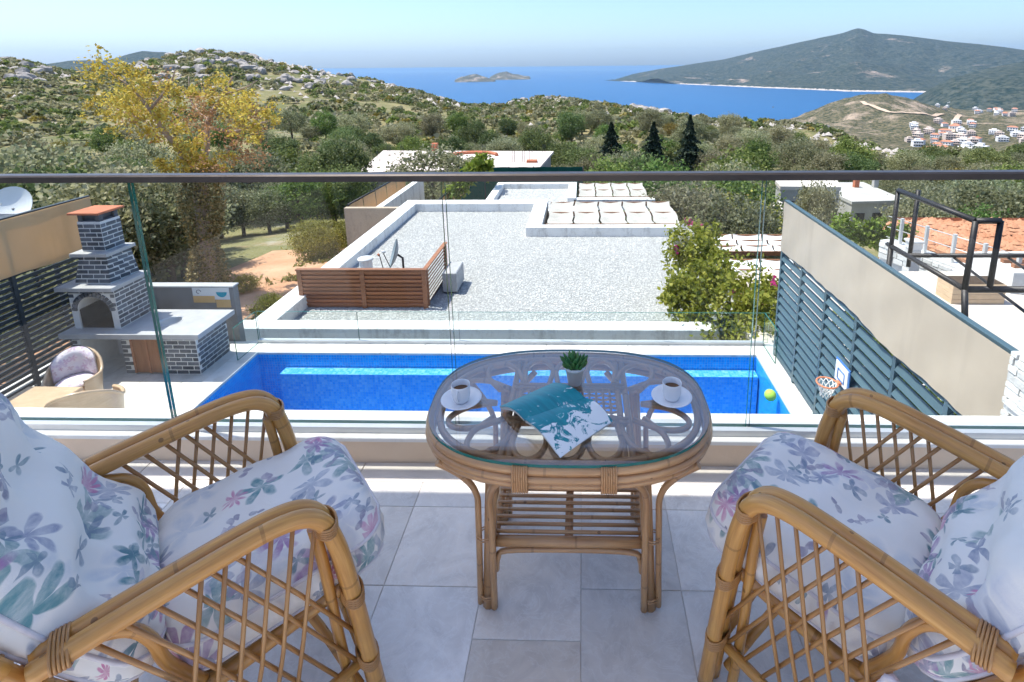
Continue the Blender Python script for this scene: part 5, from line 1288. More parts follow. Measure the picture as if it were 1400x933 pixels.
def plant(kind, x, y, s, label, cat, grp, z=None, sz=1.0):
    k = K[kind]; z = GZ(x, y) if z is None else z
    t = thing(k.name, label, cat, (x, y, z), grp, random.uniform(0, 6.28), local=True); t.scale = (s, s, s*sz)
    for nm, me in (('crown', k.c), ('trunk', k.t)):
        o = bpy.data.objects.new(nm, me); COL.objects.link(o); o.parent = t
    return t
# occupied ground
def blocked(x, y):
    if -8.5 < x < 4.2 and y < 21.5: return True
    if -10.6 < x < 4.0 and 20 < y < 33.5: return True
    if 2.5 < x < 16 and y < 17: return True
    if bearing(482) < math.atan2(x, y) < bearing(766) and 30 < y < 72: return True
    if 10 < x < 34 and 14 < y < 27: return True
    if bearing(1050) < math.atan2(x, y) < bearing(1255) and 14 < y < 52: return True
    if bearing(250) < math.atan2(x, y) < bearing(485) and 12 < y < 37: return True
    if -17.5 < x < -8 and 15 < y < 31 and not (x < -14.5 and y > 24): return True
    return False
rt = random.Random(12)
LAB = {'olive': ('grey green olive tree', 'tree', 'olive trees in the valley grove'), 'dark': ('dark evergreen tree', 'tree', 'dark evergreens in the valley grove'),
       'green': ('fresh green leafy tree', 'tree', 'leafy trees in the valley grove'), 'yel': ('yellow flowering broom bush', 'bush', 'broom bushes in the valley')}
cnt = 0; placed = []
def scatter(n, r0, r1, smin, smax, gap, kinds):
    global cnt
    k = tries = 0
    while k < n and tries < n*60:
        tries += 1; b = rt.uniform(R(-52), R(46)); r = math.sqrt(rt.uniform(r0*r0, r1*r1)); x, y = r*math.sin(b), r*math.cos(b)
        if blocked(x, y): continue
        if b < bearing(230) and 112 < r < 140 and rt.random() < .8: continue
        s = rt.uniform(smin, smax)
        if any((x-p[0])**2+(y-p[1])**2 < (gap*(s+p[2]))**2 for p in placed): continue
        placed.append((x, y, s)); kd = rt.choices(list(kinds), list(kinds.values()))[0]
        var = {'olive': 3, 'dark': 2, 'green': 2, 'yel': 1}[kd]
        pxx = [bearing(q) for q in (230, 480, 770, 1000, 1200)]; zone = ['beside the dry grass strip', 'below the tall rocky hill', 'around the unfinished house', 'near the fir trees', 'behind the concrete block house', 'above the red earth plot'][sum(b > q for q in pxx)]
        lab = ('tall ' if s > .78*smax else ('low ' if s < smin+.3*(smax-smin) else ''))+LAB[kd][0]+(' close to the villas ' if r < 48 else (' amid the grove ' if r < 85 else ' across the grove '))+zone
        plant('%s%d' % (kd, rt.randrange(var)), x, y, s, lab, *LAB[kd][1:], sz=rt.uniform(.85, 1.2)); k += 1
scatter(62, 22, 48, .75, 1.35, 1.15, {'olive': 6, 'dark': 2.2, 'green': 2.6, 'yel': .3})
scatter(110, 46, 85, .8, 1.5, 1.05, {'olive': 7, 'dark': 2, 'green': 2, 'yel': .6})
scatter(105, 85, 125, .7, 1.4, 1.0, {'olive': 6, 'dark': 2, 'green': 1, 'yel': 1.2})

# scrub further up the hillside: one mass
n = 9500
b = rng.uniform(R(-56), R(50), n); r = np.sqrt(rng.uniform(88**2, 345**2, n)); x, y = r*np.sin(b), r*np.cos(b)
dens = fbm(x/22, y/22, 3, 77)
strip = (b < bearing(230)) & (r > 112) & (r < 138)
keep = (dens > -.32+.10*rng.random(n)) & ~(strip & (rng.random(n) < .93)); b, r, x, y = b[keep], r[keep], x[keep], y[keep]; z = near.height(x, y); n = len(x)
size = rng.uniform(.7, 2.0, n)*(1+.25*dens[keep]); typ = rng.random(n)
NL = 46
g = rng.normal(size=(n, NL, 3)); g /= np.linalg.norm(g, axis=2)[:, :, None]; g[:, :, 2] = np.abs(g[:, :, 2])*.8-.1
lobes = rng.normal(size=(n, 1, 3))*.3
c = np.stack([x, y, z], -1)[:, None]+(g*rng.uniform(.55, 1.0, (n, NL, 1))+np.array([0, 0, .45]))*size[:, None, None]*np.array([1, 1, .95])
Q = leaf_quads(c.reshape(-1, 3), np.repeat(size, NL)*rng.uniform(.35, .62, n*NL), 1.2)
mi = np.repeat(np.where(typ < .56, 0, np.where(typ < .84, 1, np.where(typ < .95, 2, 3))), NL)
me = quads_mesh('hillside_scrub', Q, ['olive', 'bush_dark', 'bush_green', 'bush_yellow'], mi); o = bpy.data.objects.new('hillside_scrub', me); COL.objects.link(o)
tag(o, 'mass of olive and evergreen scrub covering the far hillside', 'scrub', kind='stuff')

# limestone outcrops along the ridge
def rock_mesh(seed, sub=2):
    import bmesh
    bm = bmesh.new(); bmesh.ops.create_icosphere(bm, subdivisions=sub, radius=1); g = random.Random(seed); o = Vector((g.random()*50, g.random()*50, 0))
    for v in bm.verts:
        p = v.co.copy(); f = 1+.55*float(fbm((p.x+o.x)*1.3+p.z, (p.y+o.y)*1.3-p.z*.7, 3, seed)[()] if hasattr(fbm(1., 1.), 'shape') else 0)
        f = round(f*5)/5*.6+f*.4; v.co = Vector((p.x*f, p.y*f*.85, p.z*f*.8))
    me = bpy.data.meshes.new('boulder'); bm.to_mesh(me); bm.free(); me.materials.append(MATS['rock']); return me
RM = [rock_mesh(i) for i in range(6)]
rt2 = random.Random(3)
def boulders(n, xa, xb, off0, off1, s0, s1, label, grp):
    for k in range(n):
        px = rt2.uniform(xa, xb); b = bearing(px); R_, _ = near.col(np.array([b])); r = float(R_[0, 8])+rt2.uniform(off0, off1); x, y = r*math.sin(b), r*math.cos(b); s = rt2.uniform(s0, s1)
        o = inst('boulder', RM[rt2.randrange(6)], None, (x, y, GZ(x, y)+s*.15), (rt2.uniform(-.3, .3), rt2.uniform(-.3, .3), rt2.uniform(0, 6.28)), (s*rt2.uniform(.8, 1.5), s, s*rt2.uniform(.7, 1.2))); tag(o, ('large ' if s > s0+.65*(s1-s0) else ('small ' if s < s0+.3*(s1-s0) else 'middling '))+label, 'rock', grp)
boulders(60, 850, 1010, -20, 3, .9, 3.0, 'grey limestone boulder on the low ridge behind the fir trees', 'boulders on the low ridge')
boulders(34, 700, 850, -14, 3, 1.0, 2.2, 'grey limestone boulder on the hump of the low ridge before the bay', 'boulders on the ridge hump')
boulders(34, 1000, 1160, -18, 2, .9, 2.4, 'pale limestone boulder on the ridge above the coastal town', 'boulders above the town')
boulders(80, 190, 480, -70, 3, .9, 2.8, 'grey limestone boulder on the slope of the tall rocky hill', 'boulders on the rocky hill')
boulders(40, -20, 62, -70, 2, .9, 2.7, 'grey limestone crag boulder on the hill past the yellow tree', 'boulders on the far knoll')
boulders(18, 480, 640, -30, 2, .9, 2.0, 'grey limestone boulder on the falling shoulder of the rocky hill', 'boulders on the hill shoulder')
n = 2600; pxs = rng.uniform(-40, 1250, n); bs_ = np.array([bearing(q) for q in pxs]); R_, _ = near.col(bs_); r = R_[:, 8]-rng.exponential(32, n); x, y = r*np.sin(bs_), r*np.cos(bs_)
k = (r > 125) & (fbm(x/16, y/16, 4, 5) > -.05); x, y = x[k], y[k]; z = near.height(x, y)
o = octas(np.stack([x, y, z+.2], -1), rng.uniform(.4, 1.3, len(x)), 'loose_rocks', 'rock', None, .9); tag(o, 'loose limestone rubble strewn over the ridge slopes', 'rubble', kind='stuff')

# ------------------------------------------------------------------ named trees and shrubs
def fir(px, ytop, ybase, Y, w_, label):
    x, _, zt_ = P(px, ytop, Y=Y); r = math.hypot(x, Y); z0 = GZ(x, Y); h = zt_-z0
    t = thing('fir_tree', label, 'tree', (x, Y, z0), 'dark fir trees')
    MB().tube([(x, Y, z0-.3), (x, Y, zt_-.2)], [.22, .03], 7).build('trunk', 'bark', t)
    n = 9000; g = np.random.default_rng(int(px)); f = g.random(n)**1.25; a = g.uniform(0, 6.28, n); nt_ = 12+int(px) % 7; tier = np.floor(f*nt_)/nt_
    rad = 1.75*w_*(1-f)**(.7+.05*(int(px) % 7))*(.45+.55*(1-(f*nt_-np.floor(f*nt_))))*(1+.22*np.sin(tier*57+px))*g.uniform(.25, 1, n)**.5*(1+.25*np.sin(a*5+tier*40))
    p = np.stack([x+rad*np.cos(a), Y+rad*np.sin(a), z0+.5+f*(h-.5)-rad*.22], -1)
    me = quads_mesh('crown', leaf_quads(p, rng.uniform(.12, .26, n), 1.9)-np.array([x, Y, z0]), ['fir']); o = bpy.data.objects.new('crown', me); COL.objects.link(o); o.parent = t
fir(836, 168, 262, 62, 1.7, 'dark fir tree standing closest to the concrete roofed building'); fir(894, 168, 262, 62, 1.9, 'broadest dark fir tree, the middle one of three'); fir(944, 158, 262, 62, 1.75, 'tall narrow dark fir tree beside the bright leafy tree')
# tall tree with sparse yellow foliage and an ivy clad trunk
Yt = 20.5; bx, by, bz = P(286, 392, Y=Yt); z0 = GZ(bx, by)
yt = thing('yellow_tree', 'tall sparse yellow leaved tree with an ivy clad trunk', 'tree', (bx, by, z0))
def tp(x, y, dy=0): q = P(x, y, Y=Yt+dy); return Vector(q)
limbs = [([(286, 400, 0), (282, 330, 0), (276, 275, 0), (270, 235, 0)], .42, .30), ([(270, 250, 0), (250, 212, -.3), (225, 180, -.6), (205, 150, -.9), (180, 120, -1.2)], .22, .04), ([(272, 240, 0), (282, 200, .5), (285, 165, .9), (305, 130, 1.2), (318, 105, 1.3)], .22, .04),
         ([(225, 180, -.6), (195, 165, .2), (160, 150, .8), (130, 140, 1.2)], .10, .02), ([(285, 175, .8), (320, 180, .2), (350, 170, -.4), (372, 165, -.7)], .10, .02), ([(205, 150, -.9), (230, 120, -1.4), (240, 95, -1.6)], .08, .02), ([(285, 165, .9), (262, 140, 1.6), (258, 105, 2.0)], .08, .02), ([(180, 120, -1.2), (150, 98, -1.0), (130, 76, -1.2)], .05, .012), ([(305, 130, 1.2), (335, 120, .8), (352, 110, .6)], .06, .015), ([(195, 165, .2), (180, 140, 1.4), (170, 105, 1.9)], .06, .015)]
tips = []
for k, (pts, r0, r1) in enumerate(limbs):
    pp = smooth_path([tp(*q) for q in pts], 6); pp[0].z -= .3 if k == 0 else 0
    MB().tube(pp, [(.72 if k else .8)*(r0+(r1-r0)*i/(len(pp)-1)) for i in range(len(pp))], 8).build('trunk' if k == 0 else 'limb', 'bark_pale', yt)
    if k: tips.append(pp)
pc = []; pd = []
g = np.random.default_rng(9)
def blob(px, py, dy, rad, n, lst):
    c = np.array(tp(px, py+(14 if py < 135 else 5), dy)); n = int(n*(1.2 if lst is pc else 1.0)); rad *= .85; k = max(4, n//60); cc = c+g.normal(size=(k, 3))*rad*.55; i = g.integers(0, k, n); lst.append(cc[i]+g.normal(size=(n, 3))*rad*.24)
for (px, py, dy, rad, n) in ((165, 105, -1, .95, 620), (190, 92, -1.4, .7, 380), (195, 128, .4, 1.0, 650), (160, 150, .8, .9, 420), (128, 143, 1.2, .55, 170), (215, 150, -.8, .8, 420), (240, 108, -1.4, .7, 260), (310, 105, 1.2, .8, 420), (330, 130, .9, .9, 480), (345, 165, -.3, .9, 480), (365, 168, -.6, .5, 220), (258, 118, 1.9, .6, 260), (133, 78, -1.2, .22, 50), (250, 205, -.6, .7, 520), (262, 215, -.9, .55, 420), (200, 180, .5, .6, 200), (222, 222, -.7, .4, 240), (300, 215, .6, .6, 300)): blob(px, py, dy, rad, n, pc)
for (px, py, dy, rad, n) in ((230, 165, 0, 1.1, 420), (300, 160, .6, 1.2, 700), (320, 195, .2, 1.0, 520), (345, 200, .4, .8, 300), (210, 120, .5, 1.0, 350), (280, 140, .4, 1.0, 380), (335, 150, 1, .9, 360)): blob(px, py, dy, rad, n, pd)
off = np.array([bx, by, z0])
for nm, lst, mat, sz_ in (('crown', pc, 'yellow_leaf', .082), ('dry_twigs', pd, 'dry_leaf', .065)):
    p = np.concatenate(lst); me = quads_mesh(nm, leaf_quads(p, g.uniform(.6, 1.3, len(p))*sz_, 1.7)-off, [mat]); o = bpy.data.objects.new(nm, me); COL.objects.link(o); o.parent = yt
p = []
for k in range(8000):
    f = g.random(); q = tp(286-14*f, 398-175*f); a = g.uniform(0, 6.28); rr = (.46+.15*math.sin(f*9+a*2)+.12*f)*g.uniform(.7, 1.25)*(1.15-.2*f)
    p.append((q.x+rr*math.cos(a), q.y+rr*math.sin(a), q.z-.1))
p = np.array(p); me = quads_mesh('ivy', leaf_quads(p, g.uniform(.05, .12, len(p)), 1.2)-off, ['ivy']); o = bpy.data.objects.new('ivy', me); COL.objects.link(o); o.parent = yt
# deliberate trees round the plots
def at_px(kind, px, ytop, Y, label, cat, grp=None, wide=1.0):
    x, _, zt_ = P(px, ytop, Y=Y); z0 = GZ(x, Y); h0 = {'o': 3.95, 'd': 4.0, 'g': 4.0, 'y': 2.1}[kind[0]]; s = max(.35, (zt_-z0)/h0)
    t = plant(kind, x, Y, s, label, cat, grp); t.scale = (s*wide, s*wide, s); return t
for i, (kd, px, yt_, Y, wd) in enumerate((('olive0', 20, 205, 26, 1), ('dark0', 62, 232, 24, .9), ('olive1', 105, 236, 30, 1), ('olive2', 175, 232, 26, 1.1), ('olive0', 215, 262, 22.5, .9), ('dark1', 160, 270, 22, .9), ('olive1', 325, 262, 38, .9), ('green0', 405, 243, 40, 1.1), ('green1', 452, 240, 42, 1.0), ('dark0', 470, 196, 48, .7), ('olive2', 590, 205, 47, 1.2), ('olive0', 545, 252, 36, .8), ('olive1', 620, 250, 37, .7), ('olive1', 1118, 254, 26, .52), ('olive2', 960, 290, 24, .7), ('dark1', 940, 262, 31, 1.2), ('dark0', 985, 258, 34, 1.2), ('green0', 1010, 212, 46, 1.1), ('green1', 850, 245, 40, 1.0), ('dark0', 900, 250, 38, 1.1), ('green1', 1030, 262, 29, .8))):
    spot = ['beyond the satellite dish past the black fence', 'behind the black fence and its tan screen', 'over the barbecue chimney', 'behind the barbecue chimney cap', 'between the barbecue and the ivy trunk', 'low behind the barbecue mantel', 'past the ivy trunk by the bare plot', 'at the far edge of the bare plot', 'at the corner of the bare plot by the tan wall', 'beside the unfinished house corner', 'covering part of the unfinished house roof', 'behind the tan terrace wall', 'between the two tan fabric fences', 'in front of the concrete block house', 'behind the magenta blooms', 'behind the larger cream canopy', 'behind the bougainvillea crown', 'beside the narrowest fir tree', 'behind the small cream canopy', 'under the middle fir tree', 'beside the cream house steps'][i]
    at_px(kd, px, yt_, Y, {'o': 'grey green olive tree ', 'd': 'dark evergreen tree ', 'g': 'bright green leafy tree '}[kd[0]]+spot, 'tree', {'o': 'olives beside the plots', 'd': 'evergreens beside the plots', 'g': 'leafy trees beside the plots'}[kd[0]], wd)
for px, yt_, Y in ((420, 303, 30), (448, 303, 29), (434, 312, 27), (336, 384, 21), (362, 405, 18.5)): at_px('yel0', px, yt_, Y, 'yellow green bush on the bare red earth plot', 'bush', 'bushes on the red earth plot', .9)
for px, yt_, Y in ((968, 268, 27), (985, 272, 26)): at_px('yel0', px, yt_, Y, 'pale yellow shrub behind the bougainvillea', 'bush', 'shrubs behind the bougainvillea')
def leafy(name, label, cat, blobs, mats, leaf, n_per, stems=None, seed=1):
    g = np.random.default_rng(seed); base = blobs[0][0]
    t = thing(name, label, cat, (base[0], base[1], GZ(base[0], base[1])))
    off = np.array(t.location)
    for nm, mat, share, lf in mats:
        L = []
        for c, rad in blobs:
            n = max(3, int(n_per*share*rad*rad)); k = max(3, n//30); cc = np.array(c)+g.normal(size=(k, 3))*np.array(rad)*.5; i = g.integers(0, k, n); L.append(cc[i]+g.normal(size=(n, 3))*rad*.2)
        p = np.concatenate(L); me = quads_mesh(nm, leaf_quads(p, g.uniform(.6, 1.3, len(p))*lf, 1.5)-off, [mat]); o = bpy.data.objects.new(nm, me); COL.objects.link(o); o.parent = t
    for a, b in (stems or []): MB().tube(smooth_path([a, (Vector(a)+Vector(b))/2+Vector((.1, 0, .1)), b], 4), .03, 6).build('stem', 'bark', t)
    return t
Yb = 9.9
bb = []
for px, py, rad, Y in ((960, 360, .55, 11.5), (935, 345, .45, 12), (985, 385, .55, 11), (950, 395, .5, 10.6), (920, 408, .3, 10.4), (1000, 420, .6, 10.2), (1030, 430, .5, 10), (985, 450, .5, 9.8), (1030, 465, .5, 9.4), (1050, 400, .35, 10.4), (970, 325, .35, 12.5), (945, 318, .3, 13), (1055, 440, .4, 9.6), (960, 420, .4, 10.2)): bb.append((P(px, py, Y=Y), rad))
root = P(1010, 470, Y=10.0)
bgv = leafy('bougainvillea', 'sprawling bougainvillea with a few magenta blooms beside the gravel roof', 'shrub', bb, (('foliage', 'boug_leaf', 1, .07),), .07, 5200, [((root[0], root[1], GZ(root[0], root[1])), b[0]) for b in bb[::2]], 4)
def blooms(par, pts, mat, nm, n, rad):
    g = np.random.default_rng(len(nm)); off = np.array(tuple(par['_o'])); L = [np.array(P(px, py, Y=Y))+g.normal(size=(n, 3))*rad for px, py, Y in pts]
    p = np.concatenate(L); me = quads_mesh(nm, leaf_quads(p, g.uniform(.05, .09, len(p)), 1.1)-off, [mat]); o = bpy.data.objects.new(nm, me); COL.objects.link(o); o.parent = par
blooms(bgv, [(945, 306, 13), (955, 308, 13), (938, 302, 13.2), (1003, 400, 10), (924, 340, 11.8), (1058, 388, 10), (1045, 412, 9.8)], 'boug_pink', 'pink_blooms', 10, .05); blooms(bgv, [(935, 315, 12.5), (942, 322, 12.4), (1000, 410, 9.9), (930, 330, 12), (985, 430, 9.7)], 'boug_white', 'pale_blooms', 45, .09)
leafy('climbing_vine', 'bright green climbing vine over the tan fabric fence', 'vine', [(P(px, py, Y=26), r) for px, py, r in ((655, 228, .55), (640, 245, .6), (628, 258, .5), (668, 226, .4), (620, 268, .4))], (('foliage', 'vine', 1, .16),), .16, 1500, None, 6)
leafy('banana_plant', 'bright leafy plant beside the small cream canopy', 'plant', [(P(px, py, Y=29), r) for px, py, r in ((882, 252, .5), (878, 262, .5), (886, 268, .4))], (('foliage', 'vine', 1, .2),), .2, 1100, None, 8)
leafy('garden_shrub', 'green vine hedge along the plot beyond the beige fence', 'shrub', [(P(px, py, Y=15), r) for px, py, r in ((1150, 308, .3), (1175, 312, .35), (1205, 316, .35), (1228, 320, .3), (1190, 325, .3), (1160, 318, .3), (1215, 326, .3))], (('foliage', 'vine', 1, .08),), .08, 4200, None, 9)
bb = []
for k in range(14): bb.append(((3.75+rt.uniform(-.12, .3), 3.0+k*.33, -1.9+rt.uniform(-.5, .3)), .42))
leafy('garden_shrub', 'leafy climber growing behind the teal slatted fence', 'shrub', bb, (('foliage', 'boug_leaf', 1, .10), ('pale_foliage', 'bush_yellow', .25, .09)), .1, 1300, [((3.4, 3.2+k*.9, -7.0), (3.4, 3.2+k*.9, -1.9)) for k in range(5)], 10)

# ------------------------------------------------------------------ beyond the beige fence
NZ = -3.25
ny = MB().box((3.0, 2.0, -7.6), (9.5, 12.2, NZ)).build('neighbour_terrace', 'paving_warm'); tag(ny, 'sunny pale paved terrace of the neighbouring plot', 'terrace', kind='structure')
fz0, fz1_ = -.90, -.10
sf = thing('steel_frame', 'dark steel pergola frame with a raised rectangular cage beyond the beige fence', 'pergola', (5, 6.5, NZ))
yA, yB, xA, xB = P(1213, 337, Z=fz0)[1], P(1322, 396, Z=fz0)[1], 4.28, 4.55
bar = lambda p, q, r=.03, nm='beam': MB().tube([p, q], r*1.2, 4).build(nm, 'dark_metal', sf)
bar((xA, yA, fz0-.35), (xA, yA, fz1_), .028, 'post'); bar((xA, yB, fz0), (xA, yB, fz1_), .032, 'post'); bar((xB, yB, fz0), (xB, yB, fz1_), .032, 'post'); bar((xB, yA, fz0-.3), (xB, yA, fz1_), .028, 'post')
bar((xA, yA, fz1_), (xA, yB, fz1_)); bar((xA, yB, fz1_), (xB, yB, fz1_)); bar((xB, yB, fz1_), (xB, yA, fz1_), .02) if False else None
bar((xA, yA+.1, fz0), (xA, yB, fz0)); bar((xA, yB, fz0), (8.8, yB, fz0), .034); bar((xA, yB, fz0), (xA, yB-.12, fz0-.55), .034, 'post')
for k, y in enumerate((yB+1.1, yB-.9, yB-1.45, yB-2.0)): bar((xA-.15 if k else xA, y, fz0-(.0 if k == 0 else .5)), (8.8, y, fz0-(.0 if k == 0 else .5)), .026)
for x in (4.9, 5.6, 6.3, 7.0, 7.7): bar((x, yB+1.1, fz0-.035), (x, yB-2.0, fz0-.52), .018)
for x, y in ((8.7, yB+1.1), (8.7, yB-2.0), (4.35, yB-2.0), (xA, yA)): bar((x, y, NZ), (x, y, fz0-(.5 if y < yB else 0)), .034, 'post')
lt = thing('planter_box', 'long tan timber planter box on the neighbouring terrace under the steel frame', 'planter', P(1335, 412, Z=NZ))
a = P(1300, 416, Z=NZ); b = P(1372, 416, Z=NZ)
for k in range(4): MB().bevbox((a[0], a[1], NZ+.105*k), (b[0], a[1]+.5, NZ+.10+.105*k), .004).build('plank', 'rattan_pale', lt)
MB().box((a[0]+.03, a[1]+.03, NZ+.42), (b[0]-.03, a[1]+.47, NZ+.425)).build('soil', 'potting_soil', lt)
# stone boundary wall with fence posts and a pier
bw = thing('stone_wall', 'low white stone boundary wall with grey fence posts below the red earth', 'wall', (8, 13, NZ))
def wall_px(p0, p1, Zt, hgt, thick=.35):
    A, B = Vector(P(*p0, Z=Zt)), Vector(P(*p1, Z=Zt)); d = (B-A); L = d.length; d.normalize(); nrm = Vector((d.y, -d.x, 0))
    MB().prism([(A.x+nrm.x*.0, A.y+nrm.y*.0), (B.x, B.y), (B.x-nrm.x*thick, B.y-nrm.y*thick), (A.x-nrm.x*thick, A.y-nrm.y*thick)], Zt-hgt-3, Zt-.03).build('wall_core', 'mortar', bw)
    sm = SLAT.mesh('stone', 'white_stone'); z = Zt-hgt
    rr_ = random.Random(2); row = 0
    while z < Zt-.02:
        h = rr_.uniform(.10, .16); x = 0
        while x < L:
            w_ = rr_.uniform(.14, .34); w_ = min(w_, L-x); c = A+d*(x+w_/2)+nrm*(.01+rr_.uniform(0, .03)); Mx = Matrix((d*(w_-.02), nrm*.1, Vector((0, 0, h-.02)))).transposed().to_4x4(); Mx.translation = (c.x, c.y, z+h/2); inst('stone', sm, bw, mw=Mx); x += w_
        z += h
    MB().prism([(A.x+nrm.x*.05, A.y+nrm.y*.05), (B.x+nrm.x*.05, B.y+nrm.y*.05), (B.x-nrm.x*thick, B.y-nrm.y*thick), (A.x-nrm.x*thick, A.y-nrm.y*thick)], Zt-.03, Zt+.04).build('wall_cap', 'white_stone', bw)
    for k in range(5):
        c = A+d*L*(.12+.2*k)-nrm*.15; MB().box((c.x-.035, c.y-.035, Zt), (c.x+.035, c.y+.035, Zt+.75)).build('fence_post', 'aluminium', bw)
    for zz in (.12, .4, .7): MB().tube([A-nrm*.15+Vector((0, 0, zz)), B-nrm*.15+Vector((0, 0, zz))], .012, 4).build('fence_wire', 'aluminium', bw)
wall_px((1205, 330), (1400, 400), NZ+.05, .45)
pr = thing('stone_pier', 'square pale stone gate pier in the boundary wall below the red earth', 'pillar', P(1246, 352, Z=NZ+.2))
c = P(1247, 352, Z=NZ+.15)
for k in range(5): MB().bevbox((c[0]-.13+.01*(k % 2), c[1]-.13, NZ-.3+.17*k), (c[0]+.13-.012*(k % 2), c[1]+.13, NZ-.135+.17*k), .012).build('stone', 'white_stone', pr)
MB().bevbox((c[0]-.16, c[1]-.16, NZ+.55), (c[0]+.16, c[1]+.16, NZ+.60), .012).build('cap', 'white_stone', pr)
sp = thing('stone_pier', 'white split stone pier at the end of the teal fence beside the balcony', 'pillar', (3.0, 2.75, D))
spx = P(1386, 497, Y=3.0)[0]; zt = P(1388, 494, Y=2.9)[2]
MB().box((spx+.02, 2.62, D-.02), (spx+.55, 3.0, zt-.02)).build('core', 'mortar', sp)
rr_ = random.Random(8); z = D
while z < zt:
    h = rr_.uniform(.035, .065); h = min(h, zt-z+.01); x = spx
    while x < spx+.55:
        w_ = min(rr_.uniform(.12, .30), spx+.57-x); o_ = rr_.uniform(0, .03); MB().bevbox((x, 2.60-o_, z), (x+w_-.006, 2.80, z+h-.006), .006).build('stone', 'white_stone', sp); x += w_
    y = 2.80
    while y < 3.0:
        w_ = min(rr_.uniform(.1, .2), 3.02-y); o_ = rr_.uniform(0, .025); MB().bevbox((spx-o_, y, z), (spx+.2, y+w_-.006, z+h-.006), .006).build('stone', 'white_stone', sp); y += w_
    z += h
# red earth field
plain('red_earth', (.42, .18, .10), (.54, .30, .19), .7, .95, .05, .9, .08, coord='World', fine=4)
Zr = NZ-.35; m = MB(); poly = [P(1235, 305, Z=Zr-.8), P(1300, 340, Z=Zr), P(1400, 392, Z=Zr), P(1560, 400, Z=Zr), P(1560, 306, Z=Zr-.8), P(1330, 300, Z=Zr-.8)]
A_, B_, C_, E_ = Vector(P(1205, 318, Z=Zr)), Vector(P(1420, 398, Z=Zr)), Vector(P(1640, 303, Z=Zr-.4)), Vector(P(1225, 301, Z=Zr-.6))
def rf_(u, v):
    p = A_.lerp(B_, u).lerp(E_.lerp(C_, u), v); p.z += .22*float(fbm(np.array(p.x*1.1), np.array(p.y*1.1), 5, 61)); return p
o = MB().grid(rf_, 70, 50).build('red_earth_field', 'red_earth'); tag(o, 'ploughed red earth plot above the stone boundary wall', 'field', kind='structure')
n = 2500; uu, vv = rng.random(n), rng.random(n); pts = np.array([tuple(rf_(a, b)) for a, b in zip(uu, vv)])
o = octas(pts+np.array([0, 0, .02]), rng.uniform(.04, .20, n)*rng.random(n)+.02, 'earth_clods', 'red_earth', None, .8); tag(o, 'loose red clods scattered on the ploughed plot', 'soil', kind='stuff')
m = MB()
for q in ((A_, B_), (B_, C_), (C_, E_), (E_, A_)): m.poly([tuple(q[0]+Vector((0, 0, .1))), tuple(q[1]+Vector((0, 0, .1))), (q[1].x, q[1].y, -16), (q[0].x, q[0].y, -16)])
o = m.build('field_bank', 'red_earth'); tag(o, 'earth bank supporting the red plot', 'bank', kind='structure')
bt = thing('building_blocks', 'white stone ledge stacked with timber at the edge of the red plot', 'ledge', P(1385, 365, Z=NZ))
a = P(1392, 372, Z=NZ+.3); MB().bevbox((a[0]-.5, a[1]-.5, NZ-.3), (a[0]+2, a[1]+.8, NZ+.5), .03).build('ledge_block', 'white_stone', bt)
for k in range(3): MB().box((a[0]-.35, a[1]-.3+k*.3, NZ+.5), (a[0]+1.6, a[1]-.2+k*.3, NZ+.58)).build('timber', 'screen_wood', bt)
# cloth canopies beyond the bougainvillea
for k, (y0, y1, zc_) in enumerate(((356, 402, -4.6), (322, 345, -4.7))):
    a = P(1000, y1, Z=zc_); b = P(1066, y0, Z=zc_)
    canopy('pergola_canopy', ['white cloth canopy in rippling strips beyond the bougainvillea', 'white cloth canopy behind the rippling one beyond the bougainvillea'][k], a[0]-.6, b[0]+1.5, a[1], b[1], zc_, 4, 3, 'plastic_white', .12)
# unfinished concrete buildings
def slab_house(name, label, pts, zr, h, mat, wins=0):
    c = Vector((sum(p[0] for p in pts)/4, sum(p[1] for p in pts)/4, 0)); t = thing(name, label, 'building', (c.x, c.y, zr-h))
    ins = [(c.x+(p[0]-c.x)*.965, c.y+(p[1]-c.y)*.965) for p in pts]
    MB().prism([(p[0], p[1]) for p in pts], zr-.25, zr).build('roof_slab', mat, t); MB().prism(ins, zr-h, zr-.25).build('walls', 'raw_concrete', t)
    A, B = Vector((*ins[0], 0)), Vector((*ins[1], 0)); d = (B-A).normalized(); L = (B-A).length
    for k in range(wins):
        x = A+d*L*(k+.5)/wins; nn = Vector((d.y, -d.x, 0))
        w_ = MB(); Mx = Matrix((d, nn, Vector((0, 0, 1)))).transposed().to_4x4(); Mx.translation = (x.x, x.y, zr-1.35)
        w_.box((-.4, -.05, -.35), (.4, .03, .35), 0, Mx).build('window', 'window_dark', t)
    return t
zr = -8.5; q = lambda x, y: P(x, y, Z=zr)[:2]
uh = slab_house('unfinished_house', 'long unfinished house with bare pale concrete roof below the hillside', [q(489, 236), q(738, 229), q(757, 207), q(524, 206)], zr, 5.5, 'pink_concrete')
for px, py in ((516, 222), (530, 214), (548, 212), (700, 222), (714, 222), (724, 220), (590, 214), (742, 212), (660, 212)):
    a = P(px, py, Z=zr)
    for k in range(4): MB().tube([(a[0]+(k % 2)*.25, a[1]+(k//2)*.25, zr-.05), (a[0]+(k % 2)*.25+.04, a[1]+(k//2)*.25, zr+1.2)], .018, 4).build('rebar', 'dark_metal', uh)
a = P(595, 206, Z=zr); MB().box((a[0]-.35, a[1]-.35, zr), (a[0]+.35, a[1]+.35, zr+.9)).build('chimney', 'terracotta', uh)
a = P(648, 214, Z=zr); MB().tube([(a[0]+2.6*math.cos(t), a[1]+1.2*math.sin(t)*1.6, zr+.15) for t in np.linspace(0, math.pi, 12)], .22, 6).build('brick_parapet', 'terracotta', uh)
